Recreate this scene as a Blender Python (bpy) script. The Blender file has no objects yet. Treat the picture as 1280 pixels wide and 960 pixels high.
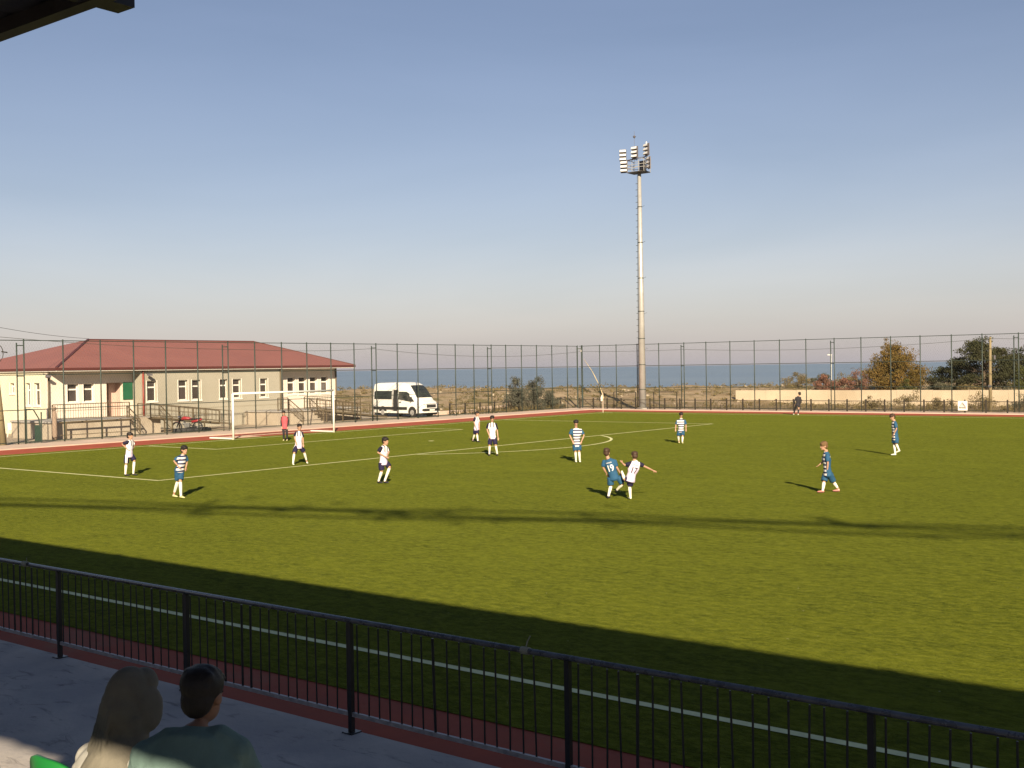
import bpy, bmesh, math, random
from mathutils import Vector, Matrix
from mathutils.bvhtree import BVHTree
C = bpy.context.scene.collection
PI = math.pi
rad = math.radians
random.seed(7)

# ------------------------------------------------------------------ camera, sky, sun, exposure
CAM = Vector((49.62266, -43.44718, 3.64661))
YAW, PIT, ROL, FPX = -0.6550, -0.01372, -0.01549, 1423.907
cd = bpy.data.cameras.new('camera'); cam = bpy.data.objects.new('camera', cd); C.objects.link(cam)
fw = Vector((math.sin(YAW)*math.cos(PIT), math.cos(YAW)*math.cos(PIT), math.sin(PIT)))
rt = Vector((math.cos(YAW), -math.sin(YAW), 0)); up = rt.cross(fw)
rt2 = math.cos(ROL)*rt + math.sin(ROL)*up; up2 = -math.sin(ROL)*rt + math.cos(ROL)*up
M = Matrix((rt2, up2, -fw)).transposed().to_4x4(); M.translation = CAM
cam.matrix_world = M
cd.sensor_width = 36; cd.lens = 36*FPX/1280; cd.clip_start = .1; cd.clip_end = 60000
sc = bpy.context.scene; sc.camera = cam
SUN_EL, SUN_AZ = rad(25.5), rad(136)          # azimuth clockwise from +Y
w = bpy.data.worlds.new('World'); sc.world = w; w.use_nodes = True
nt = w.node_tree; bg = nt.nodes['Background']
sky = nt.nodes.new('ShaderNodeTexSky'); sky.sky_type = 'NISHITA'; sky.sun_disc = False
sky.sun_elevation = SUN_EL; sky.sun_rotation = SUN_AZ
sky.altitude = 0; sky.air_density = .9; sky.dust_density = .15; sky.ozone_density = 1.4
# a pale haze layer that thickens towards the horizon, the same all round
gc = nt.nodes.new('ShaderNodeTexCoord'); sx = nt.nodes.new('ShaderNodeSeparateXYZ'); nt.links.new(gc.outputs['Generated'], sx.inputs[0])
ab = nt.nodes.new('ShaderNodeMath'); ab.operation = 'ABSOLUTE'; nt.links.new(sx.outputs[2], ab.inputs[0])
ml = nt.nodes.new('ShaderNodeMath'); ml.operation = 'MULTIPLY'; nt.links.new(ab.outputs[0], ml.inputs[0]); ml.inputs[1].default_value = -10.5
ex = nt.nodes.new('ShaderNodeMath'); ex.operation = 'EXPONENT'; nt.links.new(ml.outputs[0], ex.inputs[0])
mx = nt.nodes.new('ShaderNodeMix'); mx.data_type = 'RGBA'; nt.links.new(ex.outputs[0], mx.inputs[0]); nt.links.new(sky.outputs[0], mx.inputs[6]); mx.inputs[7].default_value = (4.7, 5.0, 5.3, 1)
tint = nt.nodes.new('ShaderNodeMix'); tint.data_type = 'RGBA'; tint.blend_type = 'MULTIPLY'; tint.inputs[0].default_value = 1; nt.links.new(mx.outputs[2], tint.inputs[6])
# faint uneven veils of haze over the whole sky
mp = nt.nodes.new('ShaderNodeMapping'); nt.links.new(gc.outputs['Generated'], mp.inputs[0]); mp.inputs['Scale'].default_value = (1.2, 1.2, 7)
nz = nt.nodes.new('ShaderNodeTexNoise'); nt.links.new(mp.outputs[0], nz.inputs['Vector']); nz.inputs['Scale'].default_value = 1.6; nz.inputs['Detail'].default_value = 4; nz.inputs['Distortion'].default_value = .6
cr = nt.nodes.new('ShaderNodeValToRGB'); nt.links.new(nz.outputs[0], cr.inputs[0]); cr.color_ramp.elements[0].position = .3; cr.color_ramp.elements[1].position = .72
cr.color_ramp.elements[0].color = (1.01, .885, .875, 1); cr.color_ramp.elements[1].color = (1.13, .965, .945, 1)
nt.links.new(cr.outputs[0], tint.inputs[7]); nt.links.new(tint.outputs[2], bg.inputs[0]); bg.inputs[1].default_value = .05
ld = bpy.data.lights.new('sun', 'SUN'); ld.energy = 5.0; ld.angle = rad(.53); ld.color = (1, .84, .62)
lo = bpy.data.objects.new('sun', ld); C.objects.link(lo)
S = Vector((math.sin(SUN_AZ)*math.cos(SUN_EL), math.cos(SUN_AZ)*math.cos(SUN_EL), math.sin(SUN_EL)))
lo.rotation_euler = S.to_track_quat('Z', 'Y').to_euler(); lo.location = (60, -60, 60)
sc.view_settings.view_transform = 'Standard'; sc.view_settings.look = 'None'
sc.view_settings.gamma = 1; sc.view_settings.exposure = .95
sc.cycles.use_denoising = True

# ------------------------------------------------------------------ node helpers
class N:
    def __init__(s, name):
        s.m = bpy.data.materials.new(name); s.m.use_nodes = True; s.t = s.m.node_tree
        s.b = s.t.nodes['Principled BSDF']; s.c = None
    def new(s, typ, **k):
        n = s.t.nodes.new(typ)
        for a, v in k.items(): setattr(n, a, v)
        return n
    def put(s, sock, v):
        if isinstance(v, bpy.types.NodeSocket): s.t.links.new(v, sock)
        elif isinstance(v, (tuple, list)) and len(v) == 3 and len(sock.default_value) == 4: sock.default_value = (*v, 1)
        else: sock.default_value = v
    def coord(s, kind='Object'):
        if s.c is None: s.c = s.new('ShaderNodeTexCoord')
        return s.c.outputs[kind]
    def math(s, op, a, b=0, c=0):
        n = s.new('ShaderNodeMath', operation=op)
        for i, v in enumerate((a, b, c)): s.put(n.inputs[i], v)
        return n.outputs[0]
    def xyz(s, kind='Object'):
        n = s.new('ShaderNodeSeparateXYZ'); s.put(n.inputs[0], s.coord(kind)); return n.outputs
    def noise(s, scale, detail=3, rough=.6, kind='Object', stretch=None, dist=0):
        n = s.new('ShaderNodeTexNoise'); v = s.coord(kind)
        if stretch:
            mp = s.new('ShaderNodeMapping'); s.put(mp.inputs[0], v); mp.inputs['Scale'].default_value = stretch; v = mp.outputs[0]
        s.put(n.inputs['Vector'], v); n.inputs['Scale'].default_value = scale
        n.inputs['Detail'].default_value = detail; n.inputs['Roughness'].default_value = rough; n.inputs['Distortion'].default_value = dist
        return n.outputs[0]
    def ramp(s, f, a, b):
        n = s.new('ShaderNodeMapRange'); n.clamp = True; s.put(n.inputs[0], f); n.inputs[1].default_value = a; n.inputs[2].default_value = b
        return n.outputs[0]
    def mix(s, f, a, b):
        n = s.new('ShaderNodeMix', data_type='RGBA'); s.put(n.inputs[0], f); s.put(n.inputs[6], a); s.put(n.inputs[7], b); return n.outputs[2]
    def bump(s, h, st=.3, d=.02):
        n = s.new('ShaderNodeBump'); n.inputs['Strength'].default_value = st; n.inputs['Distance'].default_value = d
        s.put(n.inputs['Height'], h); s.put(s.b.inputs['Normal'], n.outputs[0])
    def out(s, col, rough=.7, metal=0, spec=.5):
        s.put(s.b.inputs['Base Color'], col); s.put(s.b.inputs['Roughness'], rough)
        s.b.inputs['Metallic'].default_value = metal; s.b.inputs['Specular IOR Level'].default_value = spec
        return s.m
def shade(c, k): return tuple(x*k for x in c)
def mat(name, col, rough=.7, var=.18, scale=4., metal=0, bump=0, spec=.4, dirt=None):
    n = N(name); f = n.ramp(n.noise(scale, 4), .3, .7)
    c = n.mix(f, shade(col, 1-var), shade(col, 1+var))
    if dirt: c = n.mix(n.math('MULTIPLY', n.ramp(n.noise(scale*.35, 6, .7, dist=.4), .5, .72), .6), c, dirt)
    if bump: n.bump(n.noise(scale*6, 3), bump, .01)
    return n.out(c, n.math('ADD', n.math('MULTIPLY', f, .12), rough-.06), metal, spec)

# ------------------------------------------------------------------ mesh helpers
class MB:
    def __init__(s): s.v = []; s.f = []
    def face(s, pts):
        i = len(s.v); s.v += [tuple(p) for p in pts]; s.f.append(tuple(range(i, i+len(pts))))
    def box(s, c, d, rz=0, rot=None):
        i = len(s.v); R = rot or Matrix.Rotation(rz, 3, 'Z'); c = Vector(c)
        for z in (-.5, .5):
            for y in (-.5, .5):
                for x in (-.5, .5): s.v.append(tuple(c + R @ Vector((x*d[0], y*d[1], z*d[2]))))
        for q in ((0,2,3,1),(4,5,7,6),(0,1,5,4),(2,6,7,3),(0,4,6,2),(1,3,7,5)): s.f.append(tuple(i+k for k in q))
        return s
    def bb(s, a, b):
        return s.box([(x+y)/2 for x, y in zip(a, b)], [abs(y-x) for x, y in zip(a, b)])
    def bar(s, p, q, w, h=None):
        p, q = Vector(p), Vector(q); d = q-p
        rot = d.to_track_quat('Z', 'Y').to_matrix()
        return s.box((p+q)/2, (w, h or w, d.length), rot=rot)
    def tube(s, pts, r, n=8, side=None, cap=True):
        pts = [Vector(p) for p in pts]; base = len(s.v); m = len(pts)
        for k, p in enumerate(pts):
            t = (pts[min(k+1, m-1)] - pts[max(k-1, 0)]).normalized()
            sd = Vector(side) if side is not None else (Vector((0,0,1)) if abs(t.z) < .9 else Vector((0,1,0)))
            a = (sd - t*sd.dot(t)).normalized(); b = t.cross(a)
            rr = r[k] if isinstance(r, (list, tuple)) else r
            ra, rb = rr if isinstance(rr, tuple) else (rr, rr)
            for j in range(n):
                an = 2*PI*j/n; s.v.append(tuple(p + a*ra*math.cos(an) + b*rb*math.sin(an)))
        for k in range(m-1):
            for j in range(n):
                j2 = (j+1) % n; A = base+k*n; s.f.append((A+j, A+j2, A+n+j2, A+n+j))
        if cap:
            s.f.append(tuple(base+j for j in reversed(range(n)))); s.f.append(tuple(base+(m-1)*n+j for j in range(n)))
        return s
    def ball(s, c, r, n=10, m=7, rot=None):
        c = Vector(c); r = r if isinstance(r, (tuple, list)) else (r, r, r); base = len(s.v); R = rot or Matrix.Identity(3)
        for i in range(1, m):
            ph = PI*i/m
            for j in range(n):
                th = 2*PI*j/n
                s.v.append(tuple(c + R @ Vector((r[0]*math.sin(ph)*math.cos(th), r[1]*math.sin(ph)*math.sin(th), r[2]*math.cos(ph)))))
        t = len(s.v); s.v.append(tuple(c + R @ Vector((0, 0, r[2])))); s.v.append(tuple(c - R @ Vector((0, 0, r[2]))))
        for i in range(m-2):
            for j in range(n):
                j2 = (j+1) % n; A = base+i*n; s.f.append((A+j, A+n+j, A+n+j2, A+j2))
        for j in range(n):
            j2 = (j+1) % n; s.f.append((t, base+j, base+j2)); s.f.append((t+1, base+(m-2)*n+j2, base+(m-2)*n+j))
        return s
    def mesh(s, name, smooth=False):
        me = bpy.data.meshes.new(name); me.from_pydata(s.v, [], s.f); me.update()
        if smooth: me.shade_smooth()
        return me
    def build(s, name, m, parent=None, smooth=False, bevel=0, **k):
        o = link(name, s.mesh(name, smooth), m, parent, **k)
        if bevel:
            b = o.modifiers.new('bevel', 'BEVEL'); b.width = bevel; b.segments = 2; b.limit_method = 'ANGLE'
        return o
def link(name, me, m=None, parent=None, loc=None, rz=None, **k):
    o = bpy.data.objects.new(name, me); C.objects.link(o)
    if m is not None and not me.materials: me.materials.append(m)
    if parent: o.parent = parent
    if loc is not None: o.location = loc
    if rz is not None: o.rotation_euler = (0, 0, rz)
    for a, v in k.items(): o[a] = v
    return o
def thing(name, label, cat, loc=(0, 0, 0), rz=0, group=None):
    o = bpy.data.objects.new(name, None); C.objects.link(o); o.location = loc; o.rotation_euler = (0, 0, rz)
    o.empty_display_size = .2; return tag(o, label, cat, group)
def tag(o, label, cat, group=None):
    o['label'] = label; o['category'] = cat
    if group: o['group'] = group
    return o
def struct(o): o['kind'] = 'structure'; return o
# ------------------------------------------------------------------ materials
def turf_mat():
    n = N('artificial_turf')
    big = n.ramp(n.noise(.16, 5, .68, stretch=(1, 2.2, 1), dist=.5), .36, .66); mid = n.ramp(n.noise(.85, 6, .8, stretch=(1, 2.0, 1), dist=.6), .38, .66); fine = n.ramp(n.noise(4.5, 5, .85, stretch=(1, 1.6, 1)), .42, .60)
    c = n.mix(big, (.066, .080, .0042), (.106, .120, .0072)); c = n.mix(n.math('MULTIPLY', mid, .9), c, (.030, .042, .002))
    c = n.mix(n.math('MULTIPLY', fine, .75), c, (.155, .165, .014))
    sp = n.math('GREATER_THAN', n.noise(11, 2, .5), .78)
    c = n.mix(n.math('MULTIPLY', sp, .5), c, (.5, .48, .3))
    n.b.inputs['Sheen Weight'].default_value = .085; n.b.inputs['Sheen Tint'].default_value = (.72, .82, .16, 1); n.b.inputs['Sheen Roughness'].default_value = .4
    n.bump(n.math('ADD', n.noise(16, 4, .85), n.math('MULTIPLY', n.noise(3.2, 5, .8, stretch=(1, 2, 1), dist=.5), 2.2)), .7, .05)
    return n.out(c, .95, 0, .02)
turf = turf_mat()
track_m = mat('red_track', (.34, .075, .042), .9, .16, 1.5, bump=.25, spec=.2, dirt=(.25, .13, .08))
kerb_m = mat('kerb_concrete', (.56, .43, .34), .85, .10, .8, bump=.2, dirt=(.38, .30, .22))
yard_m = mat('yard_concrete', (.36, .30, .22), .9, .14, .5, bump=.25, dirt=(.27, .21, .14))
white_line = mat('line_paint', (.68, .68, .36), .8, .14, 3, spec=.2)
def walk_mat():
    n = N('walkway_concrete')
    a = n.ramp(n.noise(1.2, 5, .6, dist=.5), .35, .62); b = n.ramp(n.noise(1.6, 6, .72, stretch=(1, 2.6, 1), dist=1.2), .56, .68)
    c = n.mix(a, (.46, .42, .38), (.36, .335, .32)); c = n.mix(n.math('MULTIPLY', b, .75), c, (.15, .14, .135))
    n.bump(n.noise(14, 5, .7), .5, .02)
    return n.out(c, .8, 0, .4)
walk_m = walk_mat()
def ground_mat():
    n = N('dry_ground'); a = n.ramp(n.noise(.11, 6, .65), .38, .62); b = n.ramp(n.noise(.9, 5, .75), .4, .64); d = n.ramp(n.noise(.35, 5, .7, dist=.4), .5, .62)
    c = n.mix(a, (.32, .235, .145), (.23, .165, .09)); c = n.mix(n.math('MULTIPLY', b, .6), c, (.42, .34, .24)); c = n.mix(n.math('MULTIPLY', d, .75), c, (.12, .11, .04))
    n.bump(n.noise(2.2, 5, .75), .8, .15)
    return n.out(c, .95, 0, .1)
ground_m = ground_mat()
def sea_mat():
    n = N('sea_water'); f = n.ramp(n.noise(.0016, 5, .65, stretch=(1, 3, 1), dist=.4), .42, .58)
    g = n.ramp(n.noise(.03, 3, .6, stretch=(1, 3.2, 1)), .45, .7)
    c = n.mix(f, (.150, .212, .290), (.185, .245, .315)); c = n.mix(n.math('MULTIPLY', g, .4), c, (.25, .30, .345))
    n.bump(n.noise(.35, 4, .7, stretch=(1, 2, 1)), .6, .6)
    return n.out(c, .45, 0, .3)
sea_m = sea_mat()
fence_m = mat('green_steel', (.028, .042, .032), .55, .15, 2, spec=.5)
wire_m = mat('wire', (.05, .055, .045), .6, .1, 2)
rail_dark = mat('dark_rail_steel', (.035, .03, .022), .55, .2, 3)
near_rail = mat('black_railing_paint', (.012, .0125, .014), .38, .2, 6, spec=.6)
white_m = mat('white_gloss_paint', (.78, .76, .68), .4, .04, 2)
galv = mat('galvanised_steel', (.42, .41, .38), .45, .12, 1.2, metal=.3)
concrete_m = mat('grey_concrete', (.34, .32, .29), .85, .12, 1.4, bump=.2)
plaster_y = mat('cream_plaster', (.66, .61, .44), .9, .05, .6, dirt=(.56, .48, .34))
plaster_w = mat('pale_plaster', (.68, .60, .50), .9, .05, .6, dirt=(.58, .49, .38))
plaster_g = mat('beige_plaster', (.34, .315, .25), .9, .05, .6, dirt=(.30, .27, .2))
porch_m = mat('porch_render', (.38, .325, .25), .9, .1, 1, dirt=(.26, .2, .14))
roof_m = mat('red_roof_metal', (.25, .105, .088), .6, .05, .4, spec=.3, dirt=(.22, .09, .075))
roof_edge = mat('dark_red_edge', (.085, .024, .020), .5, .1, 1)
soffit_m = mat('soffit', (.3, .27, .2), .8, .1, 1)
frame_m = mat('window_frame', (.72, .68, .6), .5, .03, 2)
glass_m = mat('window_glass', (.055, .045, .04), .12, .25, 1.3, spec=.6)
green_board = mat('green_board', (.012, .095, .045), .5, .1, 2)
brown_rail = mat('brown_rail', (.11, .085, .05), .6, .2, 2)
wall_m = mat('boundary_wall_concrete', (.50, .41, .29), .9, .08, .45, bump=.15, dirt=(.37, .29, .19))
stand_m = mat('grandstand_concrete', (.3, .28, .26), .85, .15, 1)
roofsheet = mat('stand_roof_sheet', (.018, .02, .03), .5, .1, 2)
steel_blue = mat('stand_steel', (.010, .011, .018), .5, .1, 2)

# ------------------------------------------------------------------ ground, sea, pitch
NS = Vector((-.53, .848)).normalized(); TS = Vector((NS.y, -NS.x))
def fbm(x, y):
    from mathutils import noise as mn
    return mn.fractal(Vector((x, y, 3.1)), .8, 2.1, 5)
def sm(a, b, x):
    t = max(0, min(1, (x-a)/(b-a))); return t*t*(3-2*t)
def ground_z(s, t):
    n1 = fbm(s*.05, t*.035); n2 = fbm(s*.25+9, t*.22)
    lump = 1.28 + .40*n1 + .55*math.exp(-((t-14-20)/11)**2)*.45
    z = sm(99, 124, s+3*n1)*lump + sm(99, 108, s)*(.20*n2)
    z -= sm(127, 152, s)*(lump+4.2)
    return z - .012 - .05*(s > 600)
ss = [-3000, -1200, -500, -200, -100, -40, 0, 40, 70, 88, 94, 97, 99] + [100+i*.9 for i in range(61)] + [160, 200]
ts = [-9000, -3000, -1000, -400, -200, -130] + [-110+i*1.1 for i in range(200)] + [130, 200, 400, 1000, 3000, 9000]
g = MB()
for s_ in ss:
    for t_ in ts:
        p = CAM.xy + NS*s_ + TS*t_; g.v.append((p.x, p.y, ground_z(s_, t_)))
nt_ = len(ts)
for i in range(len(ss)-1):
    for j in range(nt_-1): g.f.append((i*nt_+j, i*nt_+j+1, (i+1)*nt_+j+1, (i+1)*nt_+j))
struct(g.build('ground', ground_m, smooth=True))
s_ = MB(); a = CAM.xy+NS*140
for p in ((-26000, 0), (26000, 0), (26000, 30000), (-26000, 30000)):
    q = a+TS*p[0]+NS*p[1]; s_.v.append((q.x, q.y, -2.2))
s_.f.append((0, 1, 2, 3)); struct(s_.build('sea', sea_m))
def sheet(name, m, x0, x1, y0, y1, z): return struct(MB_face(x0, x1, y0, y1, z).build(name, m))
def MB_face(x0, x1, y0, y1, z):
    b = MB(); b.face([(x0, y0, z), (x1, y0, z), (x1, y1, z), (x0, y1, z)]); return b
sheet('yard', yard_m, -34, -7.35, -40, 31, .0)
sheet('track', track_m, -4.35, 109, -35.42, 37.8, .004)
sheet('pitch_turf', turf, -.95, 106, -34.35, 34.75, .012)
# raised pale concrete surround outside the track
k = MB(); k.bb((-7.35, -44, -.1), (-4.35, 40.4, .06)); struct(k.build('concrete_surround', kerb_m))
k = MB(); k.bb((-4.35, 37.8, -.1), (109, 40.4, .06)); struct(k.build('concrete_surround', kerb_m))
def line(pts, wd=.13, z=.017, name='pitch_line'):
    b = MB(); P = [Vector((*p, z)) for p in pts]; L = []
    for i, p in enumerate(P):
        d = (P[min(i+1, len(P)-1)]-P[max(i-1, 0)]).normalized(); nn = Vector((-d.y, d.x, 0))*wd/2; L.append((p+nn, p-nn))
    for a_, b_ in zip(L, L[1:]): b.face([a_[0], a_[1], b_[1], b_[0]])
    return struct(b.build(name, white_line))
HW = 33.0
line([(0, -HW), (0, HW)]); line([(.06, HW-.06), (105, HW-.06)]); line([(.06, -HW+.06), (105, -HW+.06)])
line([(.06, -20.1), (16.5, -20.1)]); line([(.06, 20.1), (16.5, 20.1)]); line([(16.44, -20.04), (16.44, 20.04)])
line([(.06, -9.1), (5.5, -9.1)]); line([(.06, 9.1), (5.5, 9.1)]); line([(5.44, -9.04), (5.44, 9.04)])
th0 = math.acos(5.62/9.15)
line([(11+9.15*math.cos(t), 9.15*math.sin(t)) for t in [th0*(-1+2*i/40) for i in range(41)]])
line([(1*math.cos(t), HW+1*math.sin(t)) for t in [-PI/2+i*PI/2/8 for i in range(1, 9)]])
d = MB(); d.v = [(11+.15*math.cos(2*PI*i/20), .15*math.sin(2*PI*i/20), .018) for i in range(20)]; d.f = [tuple(range(20))]
struct(d.build('penalty_spot', white_line))
# viewers' walkway beside the near railing
wk = MB(); wk.bb((0, -38.9, -.2), (100, -35.42, .05)); struct(wk.build('walkway', walk_m, bevel=.02))

# ------------------------------------------------------------------ grandstand
st = thing('grandstand', 'concrete grandstand steps under a dark roof in the near left foreground', 'grandstand', (45, -42, 0))
def rel(p, o): return (p[0]-o[0], p[1]-o[1], p[2]-o[2])
O = (45, -42, 0)
for i, (y0, y1, z) in enumerate(((-39.9, -39.1, .55), (-41.4, -39.9, 1.17), (-42.6, -41.4, 1.6), (-44.2, -42.6, 2.05), (-46.2, -44.2, 2.45))):
    b = MB(); b.bb(rel((8, y0, 0), O), rel((88, y1, z), O)); b.build('step', stand_m, st)
b = MB(); b.bb(rel((8, -39.105, 0), O), rel((88, -38.9, .3), O)); b.build('kerb_wall', stand_m, st)
b = MB(); b.bb(rel((8, -46.55, 0), O), rel((88, -46.2, 3.7), O)); b.build('unseen_back_wall', stand_m, st)  # rear wall out of view, added to cut sky fill under the roof
b = MB()
YF, YR, ZR = -39.27, -46.70, 6.04
nw = 400
for i in range(nw):                       # corrugated sheet, 2 cm deep
    x = 5+i*80/nw; zz = ZR+.02+(.02 if i % 2 else 0)
    b.v += [(x-O[0], YF-O[1], zz), (x-O[0], YR-O[1], zz)]
for i in range(nw-1): b.f.append((2*i, 2*i+1, 2*i+3, 2*i+2))
o = b.build('roof_sheet', roofsheet, st); so = o.modifiers.new('solid', 'SOLIDIFY'); so.thickness = .03
for j in range(-7, 9):
    x = 43.30+j*5.2
    if not 6 < x < 84: continue
    b = MB(); b.bb(rel((x-.09, YR+.15, ZR-.09), O), rel((x+.09, YF+.105, ZR-.003), O)); b.build('beam', steel_blue, st)
    b = MB(); b.bb(rel((x-.13, YR+.05, 2.4), O), rel((x+.13, YR+.31, ZR-.093), O)); b.build('column', steel_blue, st)
for y in (YF-.12, YF-2.4, YF-4.9, YR+.6):
    b = MB(); b.bb(rel((6, y-.05, ZR-.10), O), rel((84, y+.05, ZR-.004), O)); b.build('purlin', steel_blue, st)

# ------------------------------------------------------------------ near railing
rl = thing('steel_railing', 'black railing with thin upright bars between the walkway and the pitch', 'railing', (40, -35.5, .05))
pm = MB().bb((-.024, -.024, 0), (.024, .024, 1.10)).mesh('post'); foot = MB().bb((-.07, -.07, 0), (.07, .07, .012)).mesh('base_plate')
bm_ = MB().tube([(0, 0, .2), (0, 0, 1.085)], .0085, 6).mesh('bar'); pm.materials.append(near_rail); foot.materials.append(near_rail); bm_.materials.append(near_rail)
xs = [-6.45+2.63*i for i in range(9)]
for x in xs:
    link('post', pm, None, rl, (x, 0, 0)); link('base_plate', foot, None, rl, (x, 0, 0))
b = MB(); b.tube([(-9, 0, 1.12), (14.8, 0, 1.12)], .026, 10); b.build('top_rail', mat('sky_glint_top_rail', (.13, .13, .135), .28, .4, 7, metal=.5), rl, smooth=True)  # lighter colour stands in for the sky's reflection along the top
b = MB(); b.bb((-9, -.016, .165), (14.8, .016, .205)); b.build('bottom_rail', mat('sky_glint_bottom_rail', (.42, .38, .36), .5, .3, 9), rl)  # pale colour paints in the light caught along this rail
rng = random.Random(3)
for i in range(162):
    x = -9+i*.1463
    if min(abs(x-q) for q in xs) < .05: continue
    o = link('bar', bm_, None, rl, (x+rng.uniform(-.008, .008), 0, 0)); o.rotation_euler = (rng.uniform(-.006, .006), rng.gauss(0, .012), 0)
    if rng.random() < .08: o.scale = (1.6, 1.6, 1)
b = MB(); b.tube([(3.62, 0, 1.13), (3.63, .02, 1.2), (3.66, .02, 1.25)], .006, 5); b.tube([(3.58, 0, 1.12), (3.66, 0, 1.12)], .035, 8); b.build('tied_cord', mat('pale_cord', (.3, .28, .2), .8), rl)
b = MB(); b.tube([(-4.6, 0, 1.13), (-4.61, .02, 1.17), (-4.58, .0, 1.2)], .006, 5); b.tube([(-4.66, 0, 1.12), (-4.56, 0, 1.12)], .038, 8); b.build('tied_cord', bpy.data.materials['pale_cord'], rl)

# ------------------------------------------------------------------ tall ball-stop fences
LEVELS = (.16, 1.85, 3.70, 5.52)
def tall_fence(label, loc, rz, stations, doubles, L0, L1):
    t = thing('ball_stop_fence', label, 'fence', loc, rz)
    if 'post' not in FM:
        FM['post'] = MB().tube([(0, 0, 0), (0, 0, 5.55)], .038, 8).mesh('post', True); FM['brace'] = MB().tube([(0, 0, 0), (0, 0, 5.35)], .038, 8).mesh('post', True)
        FM['post'].materials.append(fence_m); FM['brace'].materials.append(fence_m)
        bb = MB(); bb.bar((0, 0, 5.25), (.33, 0, 5.25), .05); bb.bar((0, 0, 3.64), (.33, 0, 3.64), .05); FM['link'] = bb.mesh('tie_bar'); FM['link'].materials.append(fence_m)
    for s in stations:
        link('post', FM['post'], None, t, (s, 0, .04))
        if s in doubles:
            link('post', FM['brace'], None, t, (s-.33, .12, .04)); link('tie_bar', FM['link'], None, t, (s-.33, .06, 0))
    for z in LEVELS:
        b = MB(); b.tube([(L0, .0, z), (L1, .0, z)], .022, 6); b.build('rail', fence_m, t)
    b = MB(); sp = .16; n = int((L1-L0)/sp); H = 5.5; r = .0017
    for i in range(-int(H/sp*.6), n):
        for sg in (1, -1):
            xa, za, xb, zb = L0+i*sp, .05, L0+i*sp+H*.6, H
            if xa < L0: za += (L0-xa)/.6; xa = L0
            if xb > L1: zb -= (xb-L1)/.6; xb = L1
            if zb <= za: continue
            if sg < 0: xa, xb = L0+L1-xa, L0+L1-xb
            b.tube([(xa, -.03, za), (xb, -.03, zb)], r, 3, cap=False)
    b.build('netting', wire_m, t, kind='stuff')
    return t
FM = {}
LY = [-24.9, -22.7, -20.5, -18.2, -16, -13.8, -11.5, -9.26, -7.0, -4.88, -2.72, -.45, 1.83, 3.93, 6.14, 8.32, 10.49, 12.69, 14.86, 17.05, 19.24, 21.44, 23.54, 25.77, 27.99, 29.88, 31.99, 34.12, 36.34, 38.64, 40.25]
FX = [-5.01, -3.3, -1.19, .93, 3.33, 5.37, 7.53, 9.66, 11.81, 13.99, 16.26, 18.34, 20.57, 22.73, 24.94, 27.04, 29.45, 31.6, 33.8, 36, 38.2]
tall_fence('tall green wire fence behind the goal in front of the red roofed building', (-7.3, 0, 0), PI/2, LY, (-11.5, 1.83, 14.86, 27.99), -24.9, 40.25)
tall_fence('tall green wire fence along the far side line beside the floodlight mast', (0, 40.32, 0), 0, FX, (3.33, 16.26, 29.45), -7.2, 38.2)
t = thing('corner_fence_post', 'thick pair of dark fence posts standing at the corner where both tall fences meet', 'fence post', (-7.0, 40.5, 0))
b = MB(); b.tube([(0, 0, 0), (0, 0, 5.6)], .075, 8); b.build('post', fence_m, t); b = MB(); b.tube([(-.3, -.3, 0), (-.3, -.3, 5.5)], .05, 8); b.build('post', fence_m, t)
b = MB(); b.bar((-.3, -.3, 5.3), (0, 0, 5.3), .07); b.build('tie_bar', fence_m, t)
b = MB(); b.box((0, -.12, 5.1), (.12, .1, .16)); b.build('lamp_box', galv, t)

# low barrier in front of far fence
lb = thing('low_barrier', 'low dark steel barrier standing in front of the far tall fence', 'barrier', (0, 38.9, .04))
pm2 = MB().bb((-.045, -.045, 0), (.045, .045, .93)).mesh('post'); pm2.materials.append(rail_dark)
for i in range(32): link('post', pm2, None, lb, (-6.2+1.41*i, 0, 0))
for z in (.16, .80):
    b = MB(); b.bb((-6.2, -.022, z-.022), (37.5, .022, z+.022)); b.build('rail', rail_dark, lb)
b = MB()
for i in range(430): b.bar((-6.2+i*.1016, 0, .18), (-6.2+i*.1016, 0, .78), .009)
b.build('infill_bar', rail_dark, lb, kind='stuff')
lb2 = thing('low_barrier', 'low dark barrier outside the left fence beside the grey bush', 'barrier', (-9.2, 25, 0), PI/2)
for i in range(9): link('post', pm2, None, lb2, (i*1.9, 0, 0))
for z in (.3, .85):
    b = MB(); b.bb((0, -.02, z-.02), (15.2, .02, z+.02)); b.build('rail', rail_dark, lb2)
kb = MB(); kb.bb((-11.4, 25.5, -.1), (-10.9, 30.5, .28)); tag(kb.build('concrete_kerb', kerb_m, bevel=.02), 'low pale concrete kerb beyond the left fence near the bus', 'kerb')
kb = MB(); kb.bb((-11.9, 31.8, -.1), (-11.5, 36, .42)); tag(kb.build('concrete_kerb', kerb_m, bevel=.02), 'low pale concrete kerb right behind the grey bush', 'kerb')

# sign on the low barrier
sg = thing('warning_sign', 'small square white sign with a dark triangle fixed to the low far barrier', 'sign', (26.12, 38.78, .22))
b = MB(); b.bb((-.32, -.012, 0), (.32, .012, .66)); b.build('board', white_m, sg)
sign_ink = mat('sign_ink', (.12, .09, .08), .7)
b = MB()
A, B_, C_ = Vector((-.21, -.018, .24)), Vector((.21, -.018, .24)), Vector((0, -.018, .56))
for p, q in ((A, B_), (B_, C_), (C_, A)): b.bar(p, q, .07, .01)
b.bar((-.1, -.018, .33), (.1, -.018, .33), .05, .01); b.bar((-.05, -.018, .42), (.05, -.018, .42), .05, .01)
for x in (-.2, -.12, -.03, .05, .13, .2): b.box((x, -.018, .17), (.055, .01, .06))
b.build('emblem', sign_ink, sg)

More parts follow.
